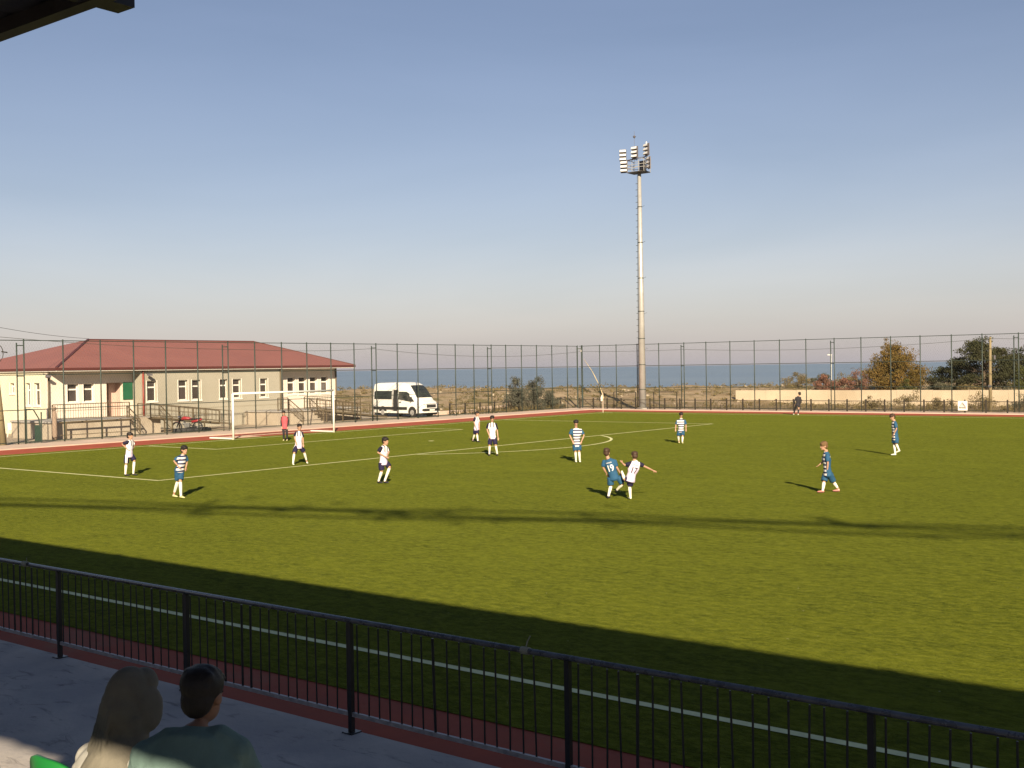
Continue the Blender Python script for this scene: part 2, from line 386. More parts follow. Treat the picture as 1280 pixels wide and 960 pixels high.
# ------------------------------------------------------------------ goal
gl = thing('football_goal', 'white football goal at the left end of the pitch', 'goal')
for y in (-3.66, 3.66):
    b = MB(); b.tube([(0, y-.06*(1 if y < 0 else -1), 0.01), (0, y-.06*(1 if y < 0 else -1), 2.50)], .06, 12); b.build('post', white_m, gl, smooth=True)
b = MB(); b.tube([(0, -3.72, 2.50), (0, 3.72, 2.50)], .06, 12); b.build('crossbar', white_m, gl, smooth=True)
for y in (-3.72, 3.72):
    b = MB(); b.tube([(0, y, .06), (-2.0, y, .06)], .045, 8); b.build('ground_bar', white_m, gl)
net_m = mat('net_thread', (.45, .36, .28), .9); b = MB(); b.tube([(-2.0, -3.72, .04), (-2.0, 3.72, .04)], .02, 8); b.build('ground_bar', net_m, gl)
b = MB()
def prof(u):  # from crossbar down to back bar
    return Vector((-2.0*u**1.35-.05*math.sin(PI*u), 0, 2.46*(1-u)))
for i in range(50):
    y = -3.66+i*7.32/49
    b.tube([prof(u/8)+Vector((0, y, .03)) for u in range(9)], .0022, 3, cap=False)
for u in range(1, 22):
    p = prof(u/22); b.tube([(p.x, -3.66, p.z+.03), (p.x, 3.66, p.z+.03)], .0022, 3, cap=False)
for y in (-3.68, 3.68):
    for u in range(1, 16):
        x = -2.0*u/16; z = 2.46*(1-(u/16)**(1/1.35)); b.tube([(x, y, .05), (x, y, z)], .0022, 3, cap=False)
    for v in range(1, 17):
        z = 2.46*v/17; x = -2.0*(1-z/2.46)**1.35; b.tube([(0, y, z), (x, y, z)], .0022, 3, cap=False)
# slack net lying on the track behind the goal
for i in range(22):
    y = -3.7+i*.12; b.tube([(-2.0, y, .03), (-.8, y+.15, .03)], .0035, 3, cap=False)
b.build('net', net_m, gl, kind='stuff')

# corner flag and leaning cane
cf = thing('corner_flag', 'pale corner flag on a thin pole at the far left corner of the pitch', 'flag', (.05, 32.95, 0))
b = MB(); b.tube([(0, 0, 0), (0, 0, 1.6)], .025, 6); b.build('pole', mat('flag_pole', (.65, .5, .38), .6), cf)
b = MB(); fm = mat('flag_cloth', (.72, .62, .5), .8)
P = [[Vector((-.02-.34*u/5*.5*(1 if k == 0 else .9), .10*math.sin(u)*.3, 1.58-(.0 if k == 0 else .62)-.5*u/5*(.75 if k == 0 else .1))) for k in (0, 1)] for u in range(6)]
for a_, c_ in zip(P, P[1:]): b.face([a_[0], a_[1], c_[1], c_[0]])
o = b.build('flag_cloth', fm, cf); m_ = o.modifiers.new('s', 'SOLIDIFY'); m_.thickness = .01
b = MB(); b.tube([(-7.15, 41.0, 4.4), (-6.2, 40.9, 3.3), (-5.25, 40.7, 1.9), (-4.75, 40.5, .9)], [.015, .03, .04, .045], 6)
tag(b.build('leaning_cane', mat('dry_cane', (.5, .4, .22), .8), smooth=True), 'thin pale cane leaning against the far fence behind the corner flag', 'cane')
# ------------------------------------------------------------------ floodlight mast
ms = thing('floodlight_mast', 'tall pale steel floodlight mast standing behind the far side line', 'floodlight', (-.25, 39.55, .06))
b = MB(); b.tube([(0, 0, 0), (0, 0, 10), (0, 0, 19.9)], [.31, .23, .14], 14); b.build('mast_pole', galv, ms, smooth=True)
b = MB(); b.tube([(0, 0, 0), (0, 0, .14)], .5, 14); b.build('base_plate', concrete_m, ms)
for z in (1.6, 3.7, 5.9, 8.2, 11, 14, 17): b = MB(); b.tube([(0, 0, z), (0, 0, z+.06)], .335-.0085*z, 14); b.build('band', wire_m, ms)
b = MB(); b.tube([(-.36, -.02, .2), (-.30, -.02, 10), (-.2, -.02, 19.8)], .018, 5)
for i in range(36): z = .8+i*.52; b.bar((-.52+.008*z, -.02, z), (-.2+.005*z, -.02, z), .035)
for i in range(6): z = 2+i*3; b.bar((.2, 0, z), (.62-.01*z, 0, z+.1), .018)
b.build('ladder', wire_m, ms)
b = MB(); b.bb((-.85, -.55, 19.88), (.75, .55, 19.96)); b.build('platform', rail_dark, ms)
b = MB()
for z in (20.3, 20.55, 20.95):
    for y in (-.52, .52): b.bar((-.95, y, z), (.85, y, z), .04)
    for x in (-.85, .75): b.bar((x, -.52, z), (x, .52, z), .04)
for x in (-.85, -.4, .25, .75):
    for y in (-.52, .52): b.bar((x, y, 19.9), (x, y, 20.97), .035)
b.build('platform_frame', galv, ms)
lampw = mat('lamp_reflector', (.62, .62, .6), .35, .05, 3); lamph = mat('lamp_housing', (.13, .12, .13), .5)
for (x, y, z, tilt, yw, back) in ((-1.22, -.6, 21.40, .0, .45, 0), (.03, -.7, 21.50, 0, 0, 0), (1.15, -.6, 21.62, 0, -.45, 0), (-1.10, -.65, 20.42, 0, .35, 0), (-.05, .6, 20.5, 0, PI, 1), (1.18, -.35, 20.55, 0, -.7, 0)):
    cl = b = MB(); R = Matrix.Rotation(yw, 3, 'Z')
    b.box(Vector((x, y, z)), (.56, .08, 1.0), rot=R); b.build('lamp_rack', lamph, ms)
    for i in range(3):
        c = Vector((x, y, z+(.33-.33*i)))
        rr = R @ Matrix.Rotation(-.45, 3, 'X')
        b = MB(); b.box(c + R @ Vector((0, -.17, 0)), (.56, .12, .24), rot=rr); h = b.build('lamp', lamph, ms, bevel=.02)
        b = MB(); b.box(c + R @ Vector((0, -.17, 0)) + rr @ Vector((0, -.064, 0)), (.52, .012, .21), rot=rr); b.build('reflector', lampw, h)
b = MB()
for x, z in ((-1.1, 21), (.03, 21), (1.05, 21.1), (-1.0, 20.3), (1.1, 20.3)): b.bar((x*.6, -.45, z-.1), (x*1.1, -.62, z), .05)
b.bar((-1.25, -.6, 20.93), (1.2, -.6, 21.08), .05); b.build('bracket', lamph, ms)
b = MB(); b.tube([(-.45, 0, 20), (-.45, 0, 23.45)], .012, 5); b.tube([(-.45, 0, 22.85), (-.45, 0, 22.98), (-.45, 0, 23.1)], [.04, .13, .04], 8)
b.bar((-.62, 0, 23.0), (-.28, 0, 23.0), .025); b.build('lightning_rod', lamph, ms)
b = MB(); b.tube([(.85, -.2, 20.9), (.85, -.2, 22.1)], .02, 5); b.ball((.84, -.2, 22.25), (.06, .06, .13)); b.build('beacon', white_m, ms)
# frames beside the mast foot
for x, lab in ((-3.2, 'thin dark pipe frame left of the floodlight mast foot'), (.75, 'thin dark pipe frame right of the floodlight mast foot')):
    b = MB(); b.bar((0, 0, 0), (0, 0, 1.45), .06); b.bar((2.2, 0, 0), (2.2, 0, 1.45), .06); b.bar((0, 0, 1.43), (2.2, 0, 1.43), .05); b.bar((0, 0, .9), (2.2, 0, .9), .03)
    o = b.build('pipe_frame', rail_dark); o.location = (x, 39.7, .05); tag(o, lab, 'frame')

# ------------------------------------------------------------------ building
bd = thing('red_roofed_building', 'long single storey cream building with a red metal hip roof', 'building', (-20, 6, 0))
OB = (-20, 6, 0)
def wallface(b, axis, fixed, u0, u1, z0, z1, holes, th, inward):
    """solid wall with real openings; axis 'y' runs along y at x=fixed"""
    us = sorted({u0, u1, *[h[0] for h in holes], *[h[1] for h in holes]}); zs = sorted({z0, z1, *[h[2] for h in holes], *[h[3] for h in holes]})
    for a_, c_ in zip(us, us[1:]):
        for e_, f_ in zip(zs, zs[1:]):
            um, zm = (a_+c_)/2, (e_+f_)/2
            if any(h[0] < um < h[1] and h[2] < zm < h[3] for h in holes): continue
            if axis == 'y': b.bb(rel((fixed, a_, e_), OB), rel((fixed-th, c_, f_), OB))
            else: b.bb(rel((a_, fixed, e_), OB), rel((c_, fixed+th, f_), OB))
def window(axis, fixed, a, c, z0, z1, name='window'):
    dep = .20; fr = MB(); t = .055
    def bx(u0, u1, w0, w1, d0, d1):
        m = MB()
        return (m.bb(rel((fixed-d0, u0, w0), OB), rel((fixed-d1, u1, w1), OB)) if axis == 'y' else m.bb(rel((u0, fixed+d0, w0), OB), rel((u1, fixed+d1, w1), OB)))
    def add(mb): i = len(fr.v); fr.v += mb.v; fr.f += [tuple(i+k for k in q) for q in mb.f]
    add(bx(a, a+t, z0, z1, dep-.03, dep+.03)); add(bx(c-t, c, z0, z1, dep-.03, dep+.03)); add(bx(a+t, c-t, z1-t, z1, dep-.03, dep+.03)); add(bx(a+t, c-t, z0, z0+t, dep-.03, dep+.03))
    zt = z0+(z1-z0)*.68; add(bx(a+t, c-t, zt-.045, zt+.045, dep-.028, dep+.028))
    f = fr.build(name, frame_m, bd)
    bx(a+t, c-t, z0+t, zt-.045, dep-.005, dep+.01).build('pane', glass_m, f); bx(a+t, c-t, zt+.045, z1-t, dep-.005, dep+.01).build('pane', glass_m, f)
    # white reveal lining and surround, sill
    sur = MB()
    def adds(mb): i = len(sur.v); sur.v += mb.v; sur.f += [tuple(i+k for k in q) for q in mb.f]
    adds(bx(a-.05, a-.002, z0-.05, z1+.03, -.02, .0)); adds(bx(c+.002, c+.05, z0-.05, z1+.03, -.02, .0))
    adds(bx(a-.08, c+.08, z0-.10, z0-.002, -.06, .0))
    sur.build('sill', frame_m, f)
RX, MX, EY = -15.1, -14.2, -5.6
mids = [(.74, 1.48), (3.16, 3.92), (4.25, 4.98), (6.55, 7.25), (7.67, 8.41), (10.1, 10.8)]
rgt = [(13.44, 14.2), (14.54, 15.3), (15.66, 16.42), (16.8, 17.56)]
lft = [(-4.34, -3.58), (-3.24, -2.5)]
b = MB(); wallface(b, 'y', RX, EY, .3, 0, 4.0, [(a, c, 1.97, 3.12) for a, c in lft]+[(-1.62, -.44, .95, 3.12), (-.38, .2, 2.05, 3.12)], .3, 1); b.build('wall', plaster_w, bd)
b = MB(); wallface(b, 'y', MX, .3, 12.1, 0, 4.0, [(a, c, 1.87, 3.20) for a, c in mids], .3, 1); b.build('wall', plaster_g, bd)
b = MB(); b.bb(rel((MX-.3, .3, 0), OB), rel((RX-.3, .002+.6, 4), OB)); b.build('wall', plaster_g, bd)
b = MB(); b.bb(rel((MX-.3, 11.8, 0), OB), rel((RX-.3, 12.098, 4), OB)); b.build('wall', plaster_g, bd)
b = MB(); wallface(b, 'y', RX, 12.1, 18.45, 0, 4.0, [(a, c, 1.97, 3.25) for a, c in rgt]+[(12.3, 12.95, .95, 3.1)], .3, 1); b.build('wall', plaster_w, bd)
ends = [(-19.55, -19.0, 2.55, 3.2), (-17.7, -17.15, 1.8, 3.2), (-16.75, -16.05, 1.8, 3.2)]
b = MB(); wallface(b, 'x', EY, -26, RX-.302, 0, 4.0, ends, .3, 1); b.build('wall', plaster_y, bd)
b = MB(); b.bb(rel((-26, EY+.302, 0), OB), rel((-25.7, 18.14, 4), OB)); b.build('wall', plaster_g, bd)
b = MB(); b.bb(rel((-26, 18.15, 0), OB), rel((RX-.302, 18.45, 4), OB)); b.build('wall', plaster_g, bd)
b = MB(); b.bb(rel((-25.6, -5.2, .9), OB), rel((-15.8, 18, .95), OB)); b.build('floor', concrete_m, bd)
for a, c in mids: window('y', MX, a, c, 1.87, 3.20)
for a, c in rgt: window('y', RX, a, c, 1.97, 3.25)
for a, c in lft: window('y', RX, a, c, 1.97, 3.12)
for a, c, z0, z1 in ends: window('x', EY, a, c, z0, z1)
door_m = mat('brown_door', (.16, .09, .06), .6, .15, 3)
b = MB(); b.bb(rel((RX-.86, -1.8, .95), OB), rel((RX-.9, -.3, 3.3), OB)); b.bb(rel((RX-.305, -.43, .95), OB), rel((RX-.85, -.33, 3.3), OB)); b.bb(rel((RX-.305, -1.73, .95), OB), rel((RX-.85, -1.63, 3.3), OB)); b.build('niche', mat('pink_plaster', (.55, .40, .33), .9, .06, 1), bd)
b = MB(); b.bb(rel((RX-.80, -1.6, .96), OB), rel((RX-.85, -.95, 3.05), OB)); dr = b.build('door', door_m, bd, bevel=.01)
b = MB(); b.box(rel((RX-.77, -1.02, 1.95), OB), (.05, .04, .14)); b.build('handle', galv, dr)
b = MB(); b.bb(rel((RX-.2, 12.32, .95), OB), rel((RX-.25, 12.93, 3.08), OB)); b.build('door', door_m, bd, bevel=.01)
b = MB(); b.bb(rel((RX+.03, -.46, 2.02), OB), rel((RX+.07, .24, 3.13), OB)); b.build('notice_board', green_board, bd)
b = MB(); b.bb(rel((MX+.012, .3, 1.28), OB), rel((MX+.0, 12.1, 1.33), OB)); b.build('plinth_line', soffit_m, bd)
# hip roof of metal sheets
xe0, xe1, ye0, ye1, ze, zr = -27.2, -13.9, -5.75, 19.3, 4.10, 6.04
r0, r1 = (-20.1, .3, zr), (-20.1, 14.5, zr)
cor = [(xe1, ye0, ze), (xe1, ye1, ze), (xe0, ye1, ze), (xe0, ye0, ze)]
for nm, q in (('front', [cor[0], cor[1], r1, r0]), ('end', [cor[3], cor[0], r0]), ('back', [cor[2], cor[3], r0, r1]), ('end', [cor[1], cor[2], r1])):
    b = MB(); b.face([rel(p, OB) for p in q]); o = b.build('roof', roof_m, bd); m_ = o.modifiers.new('s', 'SOLIDIFY'); m_.thickness = .04; m_.offset = -1
# raised ribs of the metal sheet, and caps on hips and ridge
b = MB()
nr = 50
for i in range(nr+1):
    y = ye0+(ye1-ye0)*i/nr
    if y < r0[1]: top = (xe1+(r0[0]-xe1)*(y-ye0)/(r0[1]-ye0), ze+(zr-ze)*(y-ye0)/(r0[1]-ye0))
    elif y > r1[1]: top = (xe1+(r0[0]-xe1)*(ye1-y)/(ye1-r1[1]), ze+(zr-ze)*(ye1-y)/(ye1-r1[1]))
    else: top = (r0[0], zr)
    b.bar(rel((xe1, y, ze+.01), OB), rel((top[0], y, top[1]+.01), OB), .02, .008)
b.build('roof_rib', roof_m, bd, kind='stuff')
b = MB()
for p, q in ((cor[0], r0), (cor[1], r1), (r0, r1)): b.bar(rel((p[0], p[1], p[2]+.02), OB), rel((q[0], q[1], q[2]+.02), OB), .16, .05)
b.build('ridge_cap', roof_edge, bd)
b = MB(); b.bb(rel((xe1-.02, ye0-.02, ze-.16), OB), rel((xe1+.05, ye1, ze+.0), OB)); b.bb(rel((xe0, ye0-.05, ze-.16), OB), rel((xe1-.022, ye0+.0, ze), OB)); b.build('gutter', roof_edge, bd)
b = MB(); b.bb(rel((xe0+.1, ye0+.02, 4.003), OB), rel((xe1-.03, ye1-.03, 4.04), OB)); b.build('soffit', soffit_m, bd)
b = MB(); b.bb(rel((xe1-.05, ye0+.02, 3.88), OB), rel((xe1+.0, ye1-.03, 3.935), OB)); b.bb(rel((xe0+.1, ye0+.0, 3.88), OB), rel((xe1-.05, ye0+.03, 3.935), OB)); b.build('fascia', frame_m, bd)
red_pipe = mat('red_downpipe', (.25, .05, .035), .5)
for x, y, m_ in ((RX+.09, EY-.02, brown_rail), (MX+.08, .42, red_pipe), (MX+.08, 11.95, brown_rail), (RX+.09, 18.3, brown_rail)):
    b = MB(); b.tube([rel((x, y, .1), OB), rel((x, y, 3.98), OB)], .06, 8); b.build('downpipe', m_, bd, smooth=True)
for x, y in ((RX+.5, EY-.3), (MX+.35, .7)):
    b = MB(); b.bar(rel((x-.5, y, 3.75), OB), rel((x, y, 3.65), OB), .04); b.box(rel((x+.05, y, 3.6), OB), (.3, .22, .12)); b.build('wall_lamp', lamph, bd)
# porch, steps, ramps
def deck(b, x0, x1, y0, z0, y1, z1, o):
    i = len(b.v)
    for dz in (-.04, 0): b.v += [rel(p, o) for p in ((x0, y0, z0+dz), (x1, y0, z0+dz), (x1, y1, z1+dz), (x0, y1, z1+dz))]
    for q in ((3, 2, 1, 0), (4, 5, 6, 7), (0, 1, 5, 4), (1, 2, 6, 5), (2, 3, 7, 6), (3, 0, 4, 7)): b.f.append(tuple(i+k for k in q))
def rail_run(parent, p, q, h=.95, step=.16, posts=2, m=None, name='railing'):
    m = m or brown_rail; p, q = Vector(p), Vector(q); d = q-p; n = max(1, int(d.length/step)); b = MB()
    z = Vector((0, 0, 1))
    b.bar(p+z*h, q+z*h, .05); b.bar(p+z*.12, q+z*.12, .035); b.bar(p+z*h*.62, q+z*h*.62, .025)
    for i in range(n+1):
        a_ = p+d*i/n; b.bar(a_+z*.12, a_+z*h, .05 if i in (0, n) else .016)
    for i in range(posts): a_ = p+d*i/(posts-1); b.bar(a_-z*.1, a_+z*h, .06)
    return b.build(name, m, parent)
pf = thing('entrance_porch', 'raised pale concrete porch with rail at the left entrance of the building', 'porch', (-12.5, -4, 0))
OP = (-12.5, -4, 0)
b = MB(); b.bb(rel((-15.09, -8.0, -.1), OP), rel((-10.6, -3.0, .92), OP)); b.build('porch_base', porch_m, pf)
b = MB(); b.bb(rel((-15.09, -8.1, .923), OP), rel((-10.5, -2.9, 1.02), OP)); b.build('porch_slab', concrete_m, pf)
for i in range(5): b = MB(); b.bb(rel((-14.6, -2.895, 0 if i else -.1), OP), rel((-10.9+.32*i-.0, -.6-.0*i, 1.0-.19*i), OP)) if i == 0 else MB().bb(rel((-10.9+.32*(i-1)+.001, -2.895, -.05), OP), rel((-10.9+.32*i, -.6, 1.0-.19*i), OP)); b.build('step', porch_m, pf)
rail_run(pf, rel((-10.6, -8, 1.02), OP), rel((-10.6, -3, 1.02), OP))
for y in (-7.6, -5.3): b = MB(); b.tube([rel((-9.9, y, 0), OP), rel((-9.9, y, .95), OP)], .05, 6); b.build('post', brown_rail, pf)
b = MB(); b.bar(rel((-9.9, -8, .98), OP), rel((-9.9, -2.9, .98), OP), .07); b.bar(rel((-9.9, -8, .25), OP), rel((-9.9, -2.9, .25), OP), .04); b.build('handrail', brown_rail, pf)
rail_run(pf, rel((-11.0, -2.9, .9), OP), rel((-9.7, -2.9, .1), OP), .85)
rail_run(pf, rel((-11.0, -.62, .9), OP), rel((-9.7, -.62, .1), OP), .85)
rp = thing('access_ramp', 'long steel access ramp sloping down to the right behind the red motorbike', 'ramp', (-11, 1, 0)); OR = (-11, 1, 0)
b = MB(); P0, P1 = Vector((-10.5, -1.6, .98)), Vector((-10.5, 4.6, .3))
for x in (-10.5, -11.8): b.bar(rel((x, P0.y, P0.z), OR), rel((x, P1.y, P1.z), OR), .05, .12)
b.build('side_beam', brown_rail, rp)
b = MB(); deck(b, -11.75, -10.55, P0.y, P0.z+.03, P1.y, P1.z+.03, OR); b.build('ramp_deck', concrete_m, rp)
for x in (-10.5, -11.8): rail_run(rp, rel((x, P0.y, P0.z+.05), OR), rel((x, P1.y, P1.z+.05), OR), .8, .3, 4)
for y in (-.6, .5, 2.4, 4.5):
    z = .98-(y+1.6)*.11; b = MB(); b.bar(rel((-10.5, y, 0), OR), rel((-10.5, y, z), OR), .07); b.build('leg', brown_rail, rp)
pr = thing('entrance_porch', 'raised concrete porch with steps at the right entrance behind the goal', 'porch', (-12.5, 10, 0)); OQ = (-12.5, 10, 0)
b = MB(); b.bb(rel((-14.19, 8.7, -.1), OQ), rel((-10.7, 12.0, .88), OQ)); b.bb(rel((-15.09, 12.105, -.1), OQ), rel((-11.9, 17.8, .86), OQ)); b.build('porch_base', porch_m, pr)
b = MB(); b.bb(rel((-14.19, 8.6, .883), OQ), rel((-10.6, 12.1, .95), OQ)); b.bb(rel((-15.09, 12.105, .863), OQ), rel((-11.8, 17.9, .94), OQ)); b.build('porch_slab', concrete_m, pr)
for i in range(4): b = MB(); b.bb(rel((-10.55+.32*i, 9.7, -.05), OQ), rel((-10.55+.32*(i+1), 11.6, .76-.19*i), OQ)); b.build('step', porch_m, pr)
rail_run(pr, rel((-10.7, 8.7, .95), OQ), rel((-10.7, 9.6, .95), OQ), .9); rail_run(pr, rel((-10.7, 9.7, .9), OQ), rel((-9.3, 9.7, .05), OQ), .85); rail_run(pr, rel((-10.7, 11.6, .9), OQ), rel((-9.3, 11.6, .05), OQ), .85)
rail_run(pr, rel((-11.9, 12.2, .94), OQ), rel((-11.9, 17.8, .94), OQ), .9)
r2 = thing('access_ramp', 'steel access ramp with rails between the right porch and the parked minibus', 'ramp', (-10.5, 15, 0)); O2 = (-10.5, 15, 0)
for x in (-10.5, -11.5): b = MB(); b.bar(rel((x, 12.1, .92), O2), rel((x, 19.2, .12), O2), .05, .12); b.build('side_beam', brown_rail, r2)
b = MB(); deck(b, -11.45, -10.55, 12.1, .94, 19.2, .14, O2); b.build('ramp_deck', concrete_m, r2)
for x in (-10.5, -11.5): rail_run(r2, rel((x, 12.1, .95), O2), rel((x, 17.4, .4), O2), .75, .3, 4)
for y in (13, 14.6, 16.4): b = MB(); b.bar(rel((-10.5, y, 0), O2), rel((-10.5, y, .85-(y-12)*.1), O2), .06); b.build('leg', brown_rail, r2)

# yard clutter
def chair(loc, rz, lab):
    t = thing('plastic_chair', lab, 'chair', loc, rz); m_ = white_m
    b = MB(); b.bb((-.22, -.22, .42), (.22, .22, .46)); b.build('seat', m_, t, bevel=.015)
    b = MB(); b.tube([(0, -.21, .44), (0, -.27, .85)], [(.22, .02), (.19, .02)], 8, side=(1, 0, 0)); b.build('backrest', m_, t)
    for x in (-.2, .2):
        for y in (-.2, .2): b = MB(); b.tube([(x, y, .43), (x*1.15, y*1.15, 0)], .02, 6); b.build('leg', m_, t)
        b = MB(); b.bar((x*1.1, -.24, .66), (x*1.1, .2, .66), .05, .025); b.bar((x*1.1, .19, .43), (x*1.1, .19, .66), .04, .02); b.build('armrest', m_, t)
chair((-15.6, -7.6, 0), .4, 'white plastic chair by the end wall, further from the corner downpipe'); chair((-14.6, -7.4, 0), -.5, 'white plastic chair by the end wall, nearer the corner downpipe')
gt = thing('pedestrian_gate', 'narrow green metal gate standing open beside the left fence post', 'gate', (-7.9, -11.1, 0), rad(70))
b = MB(); b.bar((0, 0, .05), (0, 0, 1.9), .06); b.bar((.75, 0, .05), (.75, 0, 1.7), .06); b.bar((0, 0, .1), (.75, 0, .1), .05); b.bar((0, 0, 1.87), (.35, 0, 1.85), .05); b.bar((.35, 0, 1.85), (.62, 0, 1.35), .06); b.bar((.62, 0, 1.35), (.75, 0, .5), .07); b.build('gate_frame', fence_m, gt)
b = MB(); gm = mat('green_sheet', (.012, .035, .022), .6)
b.bb((.4, -.012, .12), (.72, .012, 1.0)); b.build('panel', gm, gt)
tk = MB(); tk.tube([(0, 0, 0), (0, 0, .25), (0, 0, 1.5), (0, 0, 1.65)], [.12, .15, .12, .09], 12); tk.ball((0, 0, 1.78), (.13, .13, .13)); o = tk.build('gate_pillar', mat('pink_render', (.26, .19, .14), .9, .12, 3), smooth=True); o.location = (-9.9, -8.3, 0); tag(o, 'pinkish pillar with a ball on top left of the entrance porch', 'pillar')

# motorbike
def motorbike(loc, rz):
    t = thing('motorbike', 'small red motorbike parked in front of the building ramp', 'motorbike', loc, rz)
    red = mat('red_bike_paint', (.26, .025, .03), .35); blk = mat('black_rubber', (.02, .02, .02), .7); chrome = mat('chrome', (.6, .6, .6), .2, .02, metal=.9)
    for x in (-.62, .66):
        b = MB(); n = 20
        b.tube([(x+.29*math.cos(2*PI*i/n), 0, .31+.29*math.sin(2*PI*i/n)) for i in range(n+1)], .048, 8, side=(0, 1, 0), cap=False); wh = b.build('wheel', blk, t, smooth=True)
        b = MB(); b.tube([(x, -.05, .31), (x, .05, .31)], .06, 8)
        for i in range(8): b.bar((x, 0, .31), (x+.26*math.cos(i*PI/4), 0, .31+.26*math.sin(i*PI/4)), .014)
        b.build('rim', chrome, wh)
    b = MB(); b.tube([(-.35, 0, .78), (-.05, 0, .84), (.22, 0, .86), (.36, 0, .78)], [(.06, .05), (.14, .1), (.15, .12), (.08, .07)], 10, side=(0, 1, 0)); b.build('fuel_tank', red, t, smooth=True)
    b = MB(); b.tube([(-.85, 0, .84), (-.6, 0, .8), (-.2, 0, .8), (.02, 0, .83)], [(.08, .03), (.13, .05), (.13, .05), (.1, .04)], 10, side=(0, 1, 0)); b.build('saddle', blk, t, smooth=True)
    b = MB(); b.tube([(-.9, 0, .78), (-.55, 0, .68), (-.25, 0, .62)], [(.1, .05), (.12, .09), (.08, .08)], 8, side=(0, 1, 0)); b.build('tail_panel', red, t, smooth=True)
    b = MB(); b.tube([(.66, -.08, .31), (.42, -.08, .95)], .022, 6); b.tube([(.66, .08, .31), (.42, .08, .95)], .022, 6); b.tube([(.38, -.34, 1.06), (.42, -.1, 1.0), (.42, .1, 1.0), (.38, .34, 1.06)], .016, 6)
    b.bar((-.62, -.09, .31), (-.1, -.07, .42), .05, .04); b.bar((-.62, .09, .31), (-.1, .07, .42), .05, .04); b.bar((-.1, 0, .3), (.38, 0, .86), .05); b.bar((-.5, 0, .74), (-.1, 0, .35), .04); b.build('frame', blk, t)
    b = MB(); b.box((.02, 0, .42), (.34, .24, .3)); b.tube([(.12, 0, .45), (.3, 0, .55)], .1, 8); b.build('engine', mat('engine_metal', (.12, .12, .115), .5), t, bevel=.03)
    b = MB(); b.tube([(.2, -.14, .42), (.1, -.17, .26), (-.5, -.17, .3), (-.85, -.17, .38)], [.02, .025, .04, .045], 8); b.build('exhaust', chrome, t, smooth=True)
    b = MB(); b.tube([(.46, 0, .9), (.58, 0, .9)], [.07, .1], 10); b.build('headlight', chrome, t)
    b = MB(); n = 8; b.tube([(.66+.34*math.cos(.5+i*.22), 0, .31+.34*math.sin(.5+i*.22)) for i in range(n+1)], [(.06, .012)]*(n+1), 6, side=(0, 1, 0)); b.build('mudguard', red, t)
    for y in (-.3, .3): b = MB(); b.bar((.4, y, 1.05), (.38, y*1.2, 1.2), .014); b.ball((.38, y*1.25, 1.22), (.02, .06, .04)); b.build('mirror', blk, t)
motorbike((-9.75, .55, 0), rad(218))
b = MB(); rr_ = random.Random(8)
for i in range(12):
    b.tube([(-9.3+rr_.uniform(-.2, .2), .2+rr_.uniform(-1.0, 1.8), .1), (-9.3+rr_.uniform(-.2, .2), .2+rr_.uniform(-1., 1.8), .13)], rr_.uniform(.08, .16), 7)
tag(b.build('hose_pile', bpy.data.materials['black_rubber'], smooth=True), 'low dark heap lying on the yard at the foot of the motorbike', 'heap')

